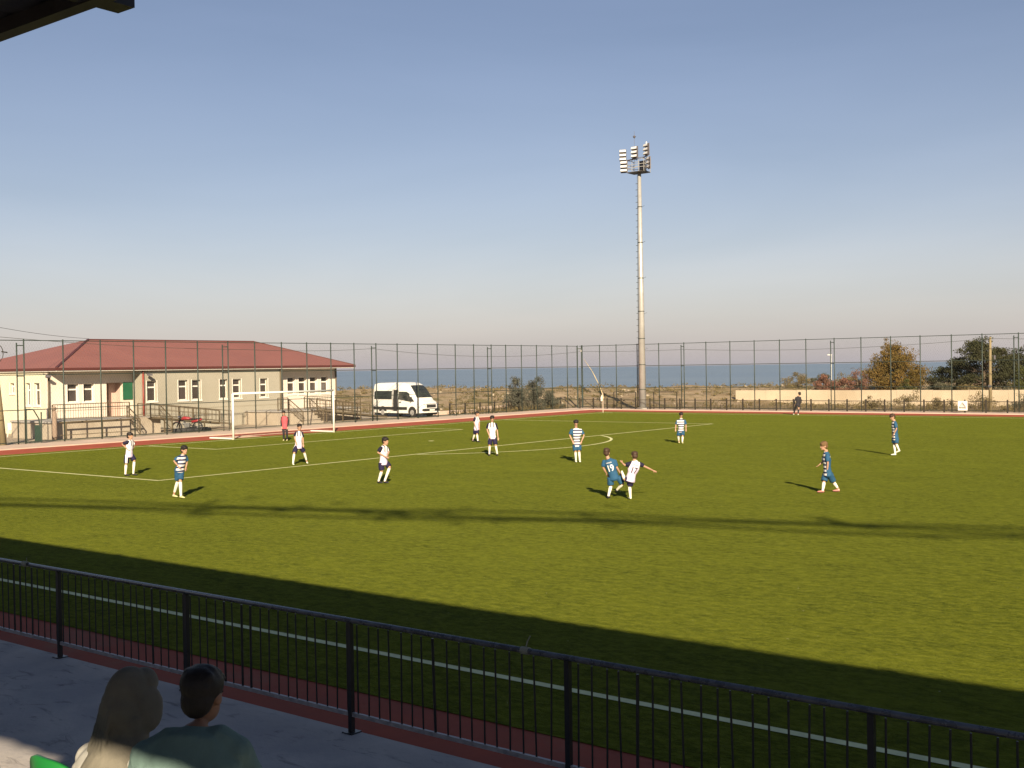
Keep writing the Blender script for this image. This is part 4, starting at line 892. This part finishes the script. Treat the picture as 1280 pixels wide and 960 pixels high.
def print_bars(z, x0, roll, parent, shirtobj, m_, s):
    sm2 = shirtobj.data; bt = BVHTree.FromPolygons([v.co for v in sm2.vertices], [p.vertices for p in sm2.polygons]); b = MB(); x = -.095*s
    for w_ in (.018, .012, .02, .015, .02, .012, .02):
        for (u0, u1, v0, v1) in ((0, w_*.35, 0, 1), (w_*.35, w_, .65, 1) if w_ > .014 else (w_*.35, w_*.6, 0, .3), (w_*.6, w_, 0, .4)):
            q = []
            for u, v in ((u0, v0), (u1, v0), (u1, v1), (u0, v1)):
                X, Z = x+u*s, (v-.5)*.035*s; X, Z = X*math.cos(roll)-Z*math.sin(roll)+x0, X*math.sin(roll)+Z*math.cos(roll)+z
                h = bt.ray_cast(Vector((X, -1, Z)), Vector((0, 1, 0)))[0]; q.append((X, (h.y if h else -.1)-.006, Z))
            b.face(q)
        x += (w_+.010)*s
    b.build('name_print', m_, parent)
num_w = mat('white_print', (.8, .78, .72), .7, .02); num_b = mat('dark_print', (.04, .03, .05), .7, .02)
def hand(b, w_, dirv, s, palm_n):
    d = dirv.normalized(); sd = d.cross(palm_n).normalized(); pn = sd.cross(d)
    b.tube([w_, w_+d*.05*s, w_+d*.09*s], [(.022*s, .018*s), (.036*s, .014*s), (.032*s, .012*s)], 8, side=sd)
    for i, (o_, L) in enumerate(((-.027, .062), (-.009, .075), (.009, .070), (.027, .055))):
        a = w_+d*.085*s+sd*o_*s; m1 = a+d*L*.55*s+pn*.008*s; e = m1+d*L*.42*s+pn*.022*s; b.tube([a-d*.01, m1, e], [.0095*s, .009*s, .008*s], 6)
    a = w_+d*.025*s+sd*-.026*s; b.tube([a, a+(d*.6-sd*.8)*.045*s, a+(d*.85-sd*.6)*.075*s], [.013*s, .011*s, .009*s], 6)
def person(label, x, y, face, J, kit, hair, hs=1.0, z0=0.0, skinm=None, vox=.011, long_legs=None, look=0.0, num=None, sleeve=.6, boots=(.78, .78, .6), group=None, skirt=None, z_sock=True, seated=False, hm=1.0, nod=.12):
    skinm = skinm or skin
    t = thing('person', label, 'person', (x, y, z0), rad(face), group)
    R = Matrix.Rotation(-rad(face), 3, 'Z'); J = {k_: R @ Vector(v) for k_, v in J.items()}
    sL, sR, hL, hR, nk, hd = J['shL'], J['shR'], J['hpL'], J['hpR'], J['nk'], J['hd']
    s = hs; sc_ = (sL+sR)/2; hp = (hL+hR)/2
    if kit != 'seated':
        for q in (sL, sR): q += (sc_-q)*.08-(sc_-hp).normalized()*.030*s
        hd -= (hd-nk)*.10
    ax = (sR-sL); ax.z *= .3; ax = ax.normalized(); hx = (hR-hL); hx.z *= .3; hx = (hx.normalized()+Vector((1, 0, 0))).normalized()
    sw = max(.125*s, min(.19*s, (sR-sL).length/2))
    upv = (sc_-hp).normalized()
    def torso(b, g, low=.10, neck=True):
        p0, p1 = hp-upv*low*s, sc_+upv*.035*s
        b.tube([p0, hp+upv*.02*s, hp.lerp(sc_, .35), hp.lerp(sc_, .7), sc_.lerp(p1, .3), p1+upv*.028*s], [(.125*s+g, .095*s+g), (.14*s+g, .105*s+g), (.122*s+g, .092*s+g), (sw*.98+g, .108*s+g), (sw*.92+g, .085*s+g), (.065*s+g, .06*s+g)], 16, side=ax.lerp(hx, .4))
    bd_ = MB(); torso(bd_, -.012)
    bd_.tube([sc_+upv*.0, nk, hd-Vector((0, 0, .05*s))], [.07*s, .062*s, .058*s], 10)
    # head
    sb = s; s = s*hm
    fy = Vector((math.sin(look), math.cos(look), 0)); fx = Vector((math.cos(look), -math.sin(look), 0)); HR = Matrix((fx, fy, Vector((0, 0, 1)))).transposed()
    tilt = hd-nk; HR = HR @ Matrix.Rotation(max(-.5, min(.5, -(tilt.dot(fy))*1.2))-nod, 3, 'X')
    def hp_(v): return hd+HR @ (Vector(v)*s)
    bd_.ball(hp_((0, -.005, .02)), (.074*s, .092*s, .095*s), 14, 10, HR); bd_.ball(hp_((0, .025, -.05)), (.056*s, .062*s, .065*s), 12, 8, HR)
    bd_.tube([hp_((0, .078, .02)), hp_((0, .106, -.022)), hp_((0, .085, -.032))], [.011*s, .015*s, .012*s], 6)
    for e in (-1, 1): bd_.ball(hp_((e*.077, -.008, -.008)), (.012*s, .022*s, .032*s), 8, 6, HR)
    bd_.ball(hp_((0, .072, -.088)), (.025*s, .02*s, .02*s), 8, 6)
    s = sb
    for d in 'LR':
        sh, el, wr, hi, kn, an = (J[k_+d] for k_ in ('sh', 'el', 'wr', 'hp', 'kn', 'an'))
        bd_.ball(sh, .052*s); bd_.tube([sh, sh.lerp(el, .5), el, el.lerp(wr, .35), wr], [.046*s, .042*s, .035*s, .036*s, .023*s], 10)
        hand(bd_, wr, (wr-el), s, Vector((0, 1, .2)) if abs((wr-el).normalized().y) < .8 else Vector((0, 0, -1)))
        bd_.tube([hi, hi.lerp(kn, .45), kn, kn.lerp(an, .35), an], [.082*s, .070*s, .052*s, .054*s, .034*s], 12)
        fd = Vector((0, 1, 0)) if kit != 'x' else Vector((0, 1, 0)); bd_.tube([an, an+Vector((0, .05, -.035))*s], [.034*s, .03*s], 8)
    bod = fuse(bd_, 'body', skinm, t, vox)
    # hair
    s = sb*hm; b = MB(); b.ball(hp_((0, -.022, .048)), (.090*s, .106*s, .088*s), 16, 10, HR); b.ball(hp_((0, -.058, -.012)), (.078*s, .06*s, .078*s), 12, 8, HR); b.ball(hp_((.0, .050, .072)), (.070*s, .040*s, .040*s), 12, 6, HR)
    rg_ = random.Random(int(abs(x*100))+7)
    for i in range(26):
        an_ = rg_.uniform(0, 2*PI); q = rg_.uniform(.2, 1.0); b.ball(hp_((.085*q*math.cos(an_), -.02+.075*q*math.sin(an_), .045+.075*math.sqrt(1-q*q*.8))), (.022*s, .026*s, .018*s), 6, 5, HR)
    if hair: fuse(b, 'hair', hair, t, vox*.8, 2, wr=.010)
    b = MB()
    for e in (-1, 1): b.ball(hp_((e*.029, .084, .012)), (.012*s, .008*s, .007*s), 8, 5, HR)
    b.build('eyes', eye_m, t); b = MB(); b.ball(hp_((0, .084, -.058)), (.022*s, .008*s, .007*s), 8, 5, HR); b.build('mouth', lip_m, t)
    s = sb
    if kit == 'seated': return t, J, fuse, torso
    # clothes
    s = sb
    b = MB(); torso(b, .020, .05)
    b.tube([hp-upv*.085*s, hp-upv*.02*s, hp+upv*.08*s], [(.178*s, .138*s), (.174*s, .138*s), (.152*s, .12*s)], 16, side=hx)
    b.tube([sc_-upv*.03*s, sc_+upv*.02*s, sc_.lerp(nk, .6)+upv*.012*s], [(sw*.95, .088*s), (sw*.78, .08*s), (.075*s, .068*s)], 14, side=ax); slv = sleeve if kit not in ('suit', 'bib') else .97
    for d in 'LR':
        sh, el, wr = (J[k_+d] for k_ in ('sh', 'el', 'wr'))
        b.ball(sh, .073*s)
        if slv < .9: e_ = sh.lerp(el, .78); b.tube([sh, sh.lerp(el, .4), e_], [.074*s, .074*s, .072*s], 12)
        else: b.tube([sh, el, el.lerp(wr, .93)], [.062*s, .052*s, .036*s], 12)
    ns = f'{x:.0f}'
    if kit == 'home':
        ln = (sc_.y-hp.y)/max(.2, sc_.z-hp.z); m_ = shirt_home(hp.y-ln*hp.z+.02, ln)
    elif kit == 'away': m_ = shirt_away(num is not None, sc_.x, sc_.z-.15, sw*.92, (sc_.x-hp.x)/max(.2, sc_.z-hp.z))
    else: m_ = black_c
    sho = fuse(b, 'shirt' if kit in ('home', 'away') else 'jacket', m_, t, vox, wr=.009)
    if kit == 'bib':
        b = MB(); torso(b, .040, .06); fuse(b, 'bib', bib_m, t, vox, wr=.006)
    b = MB(); b.tube([hp+upv*.05*s, hp-upv*.02*s, hp-upv*.12*s], [(.135*s, .108*s), (.155*s, .122*s), (.13*s, .11*s)], 14, side=hx)
    full = kit in ('suit', 'bib')
    for d in 'LR':
        hi, kn, an = (J[k_+d] for k_ in ('hp', 'kn', 'an'))
        if full: b.tube([hi, hi.lerp(kn, .5), kn, an.lerp(kn, .06)], [.094*s, .084*s, .068*s, .052*s], 12)
        else: b.tube([hi, hi.lerp(kn, .45), hi.lerp(kn, .9)], [.098*s, .106*s, .108*s], 12)
    sk = {'home': 'blue', 'away': 'navy'}.get(kit)
    if sk: fuse(b, 'shorts', SHORTS.setdefault(sk, None) or SHORTS.__setitem__(sk, shorts_m(sk)) or SHORTS[sk], t, vox, wr=.008)
    else: fuse(b, 'trousers', black_c, t, vox, wr=.008)
    bm_2 = BOOTS.setdefault(boots, None) or mat('boot_leather', boots, .5, .1, 8); BOOTS[boots] = bm_2
    for d in 'LR':
        kn, an = J['kn'+d], J['an'+d]
        if not full:
            b = MB(); b.tube([kn.lerp(an, .06), kn.lerp(an, .35), kn.lerp(an, .8), an, an+Vector((0, .02, -.02))*s], [.053*s, .058*s, .043*s, .041*s, .04*s], 12); fuse(b, 'sock', sock_w, t, vox*.9)
        lift = an.z > .13 and not seated
        sd = (an-kn).normalized(); fdir = Vector((0, 1, 0)) if not lift else (Vector((0, 1, 0))-sd*sd.y).normalized()*.9+Vector((0, 0, .0))
        dn = Vector((0, 0, -1)) if not lift else sd
        b = MB(); hl = an-fdir*.045*s+dn*.045*s; b.tube([hl, an+dn*.035*s, an+fdir*.09*s+dn*.048*s, an+fdir*.155*s+dn*.055*s, an+fdir*.185*s+dn*.058*s], [(.033*s, .032*s), (.04*s, .042*s), (.043*s, .032*s), (.04*s, .022*s), (.02*s, .014*s)], 12, side=fdir.cross(dn)); fuse(b, 'boot', bm_2, t, vox*.8, 2)
    if num:
        zc = (sc_.z*.55+hp.z*.45); xc = sc_.x*.55+hp.x*.45
        ro = -math.atan2(sc_.x-hp.x, sc_.z-hp.z)
        number(num[0], .29*s, zc, t, sho, num[1], 'number', ro, xc)
        zc2 = sc_.z*.90+hp.z*.10; xc2 = sc_.x*.90+hp.x*.10
        print_bars(zc2, xc2, ro, t, sho, num[1], s)
    return t
SHORTS = {}; BOOTS = {}
PEOPLE = dict(
 p1=(13.9,-19.51,-62.5,dict(anL=(0.05,0.128,0.08),anR=(-0.05,-0.128,0.08),hd=(0.047,0.03,1.439),nk=(0.033,0.025,1.314),shR=(0.081,-0.124,1.241),elR=(-0.048,-0.248,1.161),wrR=(0.056,-0.131,0.999),shL=(-0.018,0.173,1.237),elL=(0.008,0.217,1.066),wrL=(-0.003,0.136,0.902),hpR=(0.013,-0.089,0.75),hpL=(-0.005,0.095,0.737),knR=(-0.013,-0.117,0.433),knL=(0.089,0.15,0.534))),
 p2=(21.55,-23.05,-87.5,dict(anL=(0.211,-0.03,0.08),anR=(-0.211,0.03,0.08),hd=(0.2,0.132,1.41),nk=(0.156,0.12,1.282),shR=(0.168,-0.026,1.209),elR=(0.051,-0.136,1.093),wrR=(0.145,-0.077,0.96),shL=(0.114,0.242,1.204),elL=(0.121,0.268,1.026),wrL=(0.164,0.198,0.886),hpR=(0.073,-0.027,0.832),hpL=(0.05,0.121,0.819),knR=(0.01,0.018,0.494),knL=(0.139,0.009,0.501))),
 gk=(3.59,-3.18,-142.5,dict(anL=(0.088,0.039,0.08),anR=(-0.088,-0.039,0.08),hd=(-0.04,-0.068,1.466),nk=(-0.049,-0.038,1.33),shR=(-0.138,-0.106,1.253),elR=(-0.167,-0.128,0.985),wrR=(-0.084,-0.165,0.751),shL=(0.097,0.074,1.236),elL=(0.118,0.091,0.979),wrL=(0.15,0.015,0.727),hpR=(-0.084,-0.064,0.686),hpL=(0.048,0.037,0.684),knR=(-0.035,-0.088,0.392),knL=(0.117,-0,0.391))),
 p3=(15.8,-13.14,-122.5,dict(anL=(-0.023,0.38,0.08),anR=(0.023,-0.38,0.08),hd=(0.027,-0.015,1.473),nk=(-0.008,-0.006,1.325),shR=(-0.073,-0.121,1.256),elR=(-0.112,-0.159,1.072),wrR=(-0.023,-0.167,0.884),shL=(0.029,0.087,1.247),elL=(0.06,0.119,1.016),wrL=(0.132,0.061,0.786),hpR=(-0.083,-0.098,0.702),hpL=(0.004,0.038,0.696),knR=(-0.004,-0.29,0.453),knL=(0.04,0.176,0.481))),
 p4=(23.96,-17.0,-82.5,dict(anL=(0.089,0.049,0.08),anR=(-0.089,-0.049,0.08),hd=(0.128,0.08,1.369),nk=(0.09,0.069,1.256),shR=(0.08,-0.103,1.165),elR=(0.011,-0.177,1.013),wrR=(0.208,-0.029,0.872),shL=(0.062,0.211,1.144),elL=(0.097,0.26,1.004),wrL=(0.123,0.182,0.935),hpR=(0.038,-0.058,0.677),hpL=(0.068,0.139,0.664),knR=(0.048,-0.035,0.414),knL=(0.213,0.159,0.518))),
 p5=(13.62,0.35,-92.5,dict(anL=(0.252,-0.108,0.08),anR=(-0.252,0.108,0.08),hd=(0.115,0.064,1.41),nk=(0.072,0.055,1.287),shR=(0.07,-0.091,1.211),elR=(0.047,-0.128,0.989),wrR=(0.12,-0.094,0.746),shL=(0.072,0.2,1.198),elL=(0.089,0.233,0.954),wrL=(0.14,0.164,0.696),hpR=(0.044,-0.044,0.656),hpL=(0.055,0.119,0.648),knR=(-0.045,0.029,0.4),knL=(0.156,-0.041,0.383))),
 p6=(20.01,-6.25,-142.5,dict(anL=(0.126,0.106,0.08),anR=(-0.126,-0.106,0.08),hd=(0.001,-0.037,1.551),nk=(-0.024,-0.019,1.406),shR=(-0.152,-0.117,1.333),elR=(-0.192,-0.148,1.09),wrR=(-0.076,-0.159,0.843),shL=(0.096,0.074,1.329),elL=(0.142,0.109,1.036),wrL=(0.213,0.063,0.759),hpR=(-0.077,-0.059,0.774),hpL=(0.047,0.036,0.772),knR=(-0.079,-0.141,0.435),knL=(0.115,0.018,0.446))),
 p7=(25.02,-7.35,-140.5,dict(anL=(0.068,0.034,0.08),anR=(-0.068,-0.034,0.08),hd=(-0.023,-0.055,1.506),nk=(-0.042,-0.032,1.35),shR=(-0.18,-0.145,1.249),elR=(-0.233,-0.187,1.039),wrR=(-0.106,-0.188,0.814),shL=(0.108,0.09,1.243),elL=(0.198,0.159,1.029),wrL=(0.162,0.029,0.799),hpR=(-0.092,-0.075,0.669),hpL=(0.048,0.04,0.666),knR=(-0.039,-0.098,0.422),knL=(0.077,-0.024,0.429))),
 p8=(32.58,-16.97,19.5,dict(anL=(0,0,0.08),hd=(-0.043,0.003,1.278),nk=(-0.004,-0.003,1.128),shL=(-0.121,-0.035,1.036),elL=(-0.132,-0.035,0.846),wrL=(-0.097,0.071,0.683),shR=(0.173,0.074,1.048),elR=(0.222,0.104,0.858),wrR=(0.247,0.236,0.684),hpL=(0.027,0.052,0.586),hpR=(0.224,0.141,0.605),knL=(0.02,0.103,0.357),knR=(0.331,0.223,0.413),anR=(0.117,0.27,0.233))),
 p9=(33.22,-16.86,47.5,dict(anR=(0,0,0.08),hd=(0.085,0.103,1.204),nk=(0.099,0.076,1.104),shL=(-0,-0.033,0.997),elL=(-0.103,-0.117,0.948),wrL=(-0.199,-0.081,1.01),shR=(0.216,0.199,0.993),elR=(0.298,0.266,0.9),wrR=(0.45,0.473,0.775),hpL=(-0.021,-0.034,0.561),hpR=(0.025,0.037,0.557),knR=(-0.052,0.043,0.364),knL=(-0.117,-0.09,0.552),anL=(-0.232,-0.029,0.722))),
 p10=(23.38,3.61,-142.5,dict(anL=(0.132,-0.071,0.08),anR=(-0.132,0.071,0.08),hd=(0.047,-0.002,1.344),nk=(0.027,0.021,1.205),shR=(-0.108,-0.083,1.081),elR=(-0.169,-0.13,0.856),wrR=(-0.14,-0.208,0.676),shL=(0.168,0.129,1.076),elL=(0.207,0.159,0.849),wrL=(0.244,0.087,0.668),hpR=(-0.047,-0.036,0.59),hpL=(0.087,0.067,0.587),knR=(-0.087,-0.056,0.342),knL=(0.139,-0.055,0.348))),
 p11=(37.18,-12.59,-252.5,dict(anL=(0.136,0.226,0.08),anR=(-0.136,-0.226,0.08),hd=(-0.152,-0.104,1.324),nk=(-0.092,-0.071,1.196),shL=(-0.009,-0.184,1.071),elL=(0.007,-0.196,0.839),wrL=(-0.037,-0.143,0.599),shR=(-0.166,0.05,1.068),elR=(-0.233,0.023,0.851),wrR=(-0.291,-0.039,0.783),hpL=(0.013,-0.085,0.54),hpR=(-0.135,-0.009,0.527),knL=(0.051,0.079,0.293),knR=(-0.149,-0.102,0.299))),
 p12=(34.38,0.89,-247.5,dict(anR=(0,0,0.08),hd=(-0.083,-0.054,1.514),nk=(-0.027,-0.021,1.393),shL=(0.065,-0.133,1.273),elL=(0.106,-0.125,1.052),wrL=(-0.009,-0.134,0.828),shR=(-0.09,0.114,1.259),elR=(-0.12,0.115,1.024),wrR=(-0.134,0.076,0.888),hpL=(0.082,-0.035,0.688),hpR=(-0.055,0.055,0.679),knL=(0.058,-0.053,0.466),knR=(-0.049,0.031,0.458),anL=(0.138,0.034,0.22))),
 coach=(16.19,33.25,47.5,dict(anL=(-0.222,0.13,0.08),anR=(0.222,-0.13,0.08),hd=(0.209,0.198,1.504),nk=(0.162,0.125,1.361),shL=(0.019,-0.018,1.252),elL=(-0.065,-0.087,0.973),wrL=(-0.064,0.022,0.745),shR=(0.271,0.241,1.246),elR=(0.293,0.262,0.964),wrR=(0.172,0.259,0.682),hpL=(0.047,0.019,0.73),hpR=(0.189,0.162,0.726),knL=(-0.115,0.127,0.387),knR=(0.174,0.067,0.368))),
)
DK = (.03, .03, .035); CR = (.62, .58, .28); PK = (.5, .2, .17); WH = (.75, .75, .6)
KIT = dict(
 p1=('boy in white kit beside the near corner of the penalty area', 'away', hair_d, DK, None),
 p2=('boy in blue and white hooped shirt with pale yellow boots', 'home', hair_d, CR, None),
 gk=('goalkeeper in a red bib over dark clothes standing in the goal area', 'bib', hair_d, CR, None),
 p3=('boy in white shirt striding on the penalty line in front of the goal', 'away', hair_d, WH, None),
 p4=('boy in white shirt jogging outside the penalty area, below the minibus', 'away', hair_d, DK, None),
 p5=('small far boy in white shirt standing near the penalty spot', 'away', hair_d, DK, None),
 p6=('boy in white shirt with navy sleeves standing between the penalty line and the arc', 'away', hair_d, DK, None),
 p7=('boy in hooped blue and white shirt standing in front of the penalty arc tip', 'home', hair_d, WH, None),
 p8=('boy seen from behind in blue shirt number 19 tackling', 'home', hair_b, DK, ('19', num_w, 'x')),
 p9=('boy seen from behind in white shirt number 17 kicking with arms spread', 'away', hair_b, WH, ('17', num_b, 'x')),
 p10=('small far boy in hooped shirt looking down near the end of the penalty line', 'home', hair_d, CR, None),
 p11=('boy with light brown hair in blue kit walking left with pink boots', 'home', hair_g, PK, ('1', num_w, 'x')),
 p12=('boy in blue kit looking down, with white boots and dark hair', 'home', hair_b, WH, ('1', num_w, 'x')),
 coach=('man in black clothes standing by the far side line in front of the concrete wall', 'suit', hair_d, WH, None))
for k_, (lab, kit, hr, bt, nm) in KIT.items():
    x, y, fc, J = PEOPLE[k_]
    hs = {'p10': .86, 'p5': .86, 'p8': .86, 'p9': .82, 'p11': .86, 'coach': .9}.get(k_, .88)
    person(lab, x, y, fc, J, kit, hr, hs, z0=.012, num=nm, hm=1.2, nod={'p7': .5, 'p10': .5, 'p12': .45, 'p6': .3}.get(k_, .12), boots=bt, look=(-.5 if k_ in ('p11', 'p12') else 0), group='footballers on the pitch' if k_ not in ('coach',) else None)

# ------------------------------------------------------------------ spectators and seats in the stand
seat_m = mat('green_seat_plastic', (.012, .17, .03), .4, .08, 2, spec=.5)
def stand_seat(x, y, z, lab):
    t = thing('stadium_seat', lab, 'seat', (x, y, z), 0, 'green seats in the stand')
    b = MB(); b.tube([(0, -.22, .40), (0, -.12, .41), (0, .08, .40), (0, .20, .42)], [(.17, .03), (.21, .03), (.22, .03), (.20, .02)], 14, side=(1, 0, 0)); b.build('seat_pan', seat_m, t, smooth=True)
    b = MB(); n = 14
    for k_ in range(5):
        u = k_/4
        for j in range(n+1):
            v = -1+2*j/n; xx = .225*v; zz = .40+.48*u-(.10*abs(v)**3*u); yy = -.24-.09*u+.07*v*v
            b.v.append((xx, yy, zz))
    for k_ in range(4):
        for j in range(n): a = k_*(n+1)+j; b.f.append((a, a+1, a+n+2, a+n+1))
    o = b.build('backrest', seat_m, t, smooth=True); m_ = o.modifiers.new('s', 'SOLIDIFY'); m_.thickness = .018
    b = MB(); b.bar((-.1, -.1, 0), (-.1, -.1, .39), .04); b.bar((.1, -.1, 0), (.1, -.1, .39), .04); b.build('bracket', steel_blue, t)
stand_seat(44.60, -40.66, 1.17, 'empty green plastic stadium seat at the lower left edge')
stand_seat(45.18, -40.58, 1.17, 'green plastic stadium seat under the person in the beige headscarf')
stand_seat(45.74, -40.55, 1.17, 'green plastic stadium seat under the man in the mint shirt')
scarf = mat('beige_headscarf', (.17, .155, .12), .9, .12, 14, bump=.35); mint = mat('mint_tshirt', (.15, .23, .205), .9, .08, 10, bump=.3); ivory = mat('ivory_blouse', (.34, .33, .30), .9, .06, 8, bump=.2); jeans = mat('dark_jeans', (.03, .04, .07), .9, .2, 12); shoe = mat('dark_shoe', (.03, .028, .025), .6)
def spectator(label, x, y, face, hd, nk, shh, shw, kitm, hairm, lean, hscale, look, scarfed=False, hm=1.0):
    # local frame: x right, y forward, origin on the step under the seat
    J = dict(hd=hd, nk=nk, shL=(-shw+.01, lean, shh-.04), shR=(shw-.01, lean, shh-.04), elL=(-shw-.07, lean+.06, shh-.27), elR=(shw+.07, lean+.06, shh-.27), wrL=(-.10, .34, .56), wrR=(.10, .34, .56),
             hpL=(-.10, -.02, .50), hpR=(.10, -.02, .50), knL=(-.13, .40, .50), knR=(.13, .40, .50), anL=(-.13, .45, .09), anR=(.13, .45, .09))
    R = Matrix.Rotation(rad(face), 3, 'Z'); JW = {k_: tuple(R @ Vector(v)) for k_, v in J.items()}
    t, Jl, _, torso = person(label, x, y, face, JW, 'seated', hairm, hscale, z0=1.17, vox=.009, look=look, skinm=skin_d, hm=hm)
    b = MB(); g = .014; V = {k_: Vector(v) for k_, v in J.items()}
    hp = Vector((0, -.02, .48)); sc_ = (V['shL']+V['shR'])/2+Vector((0, 0, .03)); ax = Vector((1, 0, 0))
    b.tube([hp-Vector((0, 0, .04)), hp+Vector((0, -.01, .12)), hp.lerp(sc_, .55)+Vector((0, -.05, 0)), sc_+Vector((0, -.035, -.06)), sc_+Vector((0, -.01, .015)), V['nk']+Vector((0, -.0, -.035))], [(.18, .13), (.175, .13), (shw+.01, .135), (shw+.03, .125), (shw*.80, .085), (.068, .065)], 20, side=ax)
    for d in 'LR':
        sh, el, wr = V['sh'+d], V['el'+d], V['wr'+d]; b.ball(sh+Vector((0, -.005, 0)), (.074, .076, .074)); None if scarfed else b.tube([V['nk']+Vector((0, -.01, -.05)), sh.lerp(V['nk'], .45)+Vector((0, -.015, .01)), sh+Vector((0, -.005, .0))], [.055, .068, .072], 10); b.tube([sh, sh.lerp(el, .5), el.lerp(sh, .15)] if not scarfed else [sh, el, wr.lerp(el, .1)], [.070, .070, .066] if not scarfed else [.07, .06, .042], 14)
    # cloth folds across the back
    for i in range(5): a_ = -.8+.4*i; b.tube([sc_+Vector((a_*.12, -.115, -.08)), sc_+Vector((a_*.17, -.15, -.22)), sc_+Vector((a_*.15, -.12, -.40))], [.008, .016, .008], 6)
    fuse(b, 'top', kitm, t, .008, 6, wr=.007)
    b = MB(); b.tube([hp+Vector((0, 0, -.08)), hp+Vector((0, 0, .06))], [(.18, .14), (.17, .13)], 14, side=ax)
    for d in 'LR': b.tube([V['hp'+d], V['hp'+d].lerp(V['kn'+d], .5), V['kn'+d], V['kn'+d].lerp(V['an'+d], .95)], [.10, .09, .075, .055], 12)
    fuse(b, 'trousers', jeans, t, .012)
    for d in 'LR': a = V['an'+d]; b = MB(); b.tube([a+Vector((0, -.06, -.045)), a+Vector((0, 0, -.03)), a+Vector((0, .1, -.045)), a+Vector((0, .18, -.055))], [(.035, .03), (.042, .045), (.045, .032), (.03, .02)], 12, side=ax); fuse(b, 'shoe', shoe, t, .01)
    if scarfed:
        b = MB(); H = V['hd']; f_ = Vector((math.sin(look), math.cos(look), 0)); r_ = Vector((f_.y, -f_.x, 0)); up_ = Vector((0, 0, 1))
        q = lambda a, c, z: H+r_*a+f_*c+up_*z
        HRm = Matrix((r_, f_, up_)).transposed()
        b.ball(q(0, -.012, .038), (.078, .104, .110), 20, 12, HRm)                    # crown
        b.ball(q(0, -.045, -.035), (.081, .094, .13), 18, 12, HRm)                   # back of head
        b.ball(q(0, .06, .075), (.066, .058, .060), 12, 8, HRm)   # folded edge over the forehead
        for sd in (-1, 1): b.ball(q(sd*.055, .05, -.04), (.038, .07, .10), 10, 8, HRm)
        b.tube([q(0, -.03, -.06), q(0, -.02, -.14), q(.0, -.05, -.21), q(.02, -.09, -.32), q(.03, -.10, -.50)], [(.086, .095), (.082, .090), (.112, .115), (.19, .175), (.205, .175)], 18, side=r_)
        b.tube([q(-.01, -.08, -.05), q(-.03, -.11, -.18), q(-.03, -.165, -.32), q(-.03, -.19, -.48), q(-.03, -.19, -.66)], [(.06, .04), (.09, .05), (.13, .05), (.155, .05), (.16, .045)], 16, side=r_)
        for i in range(5): a_ = -.045+.025*i; b.tube([q(a_*.9, -.12, .0), q(a_*1.2-.02, -.15, -.16), q(a_*1.6-.03, -.19, -.34), q(a_*1.7-.03, -.20, -.5), q(a_*1.7-.03, -.19, -.64)], [.006, .012, .012, .012, .01], 6)
        fuse(b, 'headscarf', scarf, t, .007, 5, wr=.006)
    return t
spectator('man with short black hair in a mint t-shirt sitting in the stand, seen from behind', 45.72, -40.56, 46, (0.045, .045, 1.135), (.02, .02, 1.01), .955, .185, mint, hair_d, -.03, .96, .45)
spectator('person in a beige headscarf and ivory top sitting left of the man in mint', 45.20, -40.615, 4, (.05, .09, 1.045), (.02, .05, .92), .81, .165, ivory, None, .03, .92, .25, True, .86)
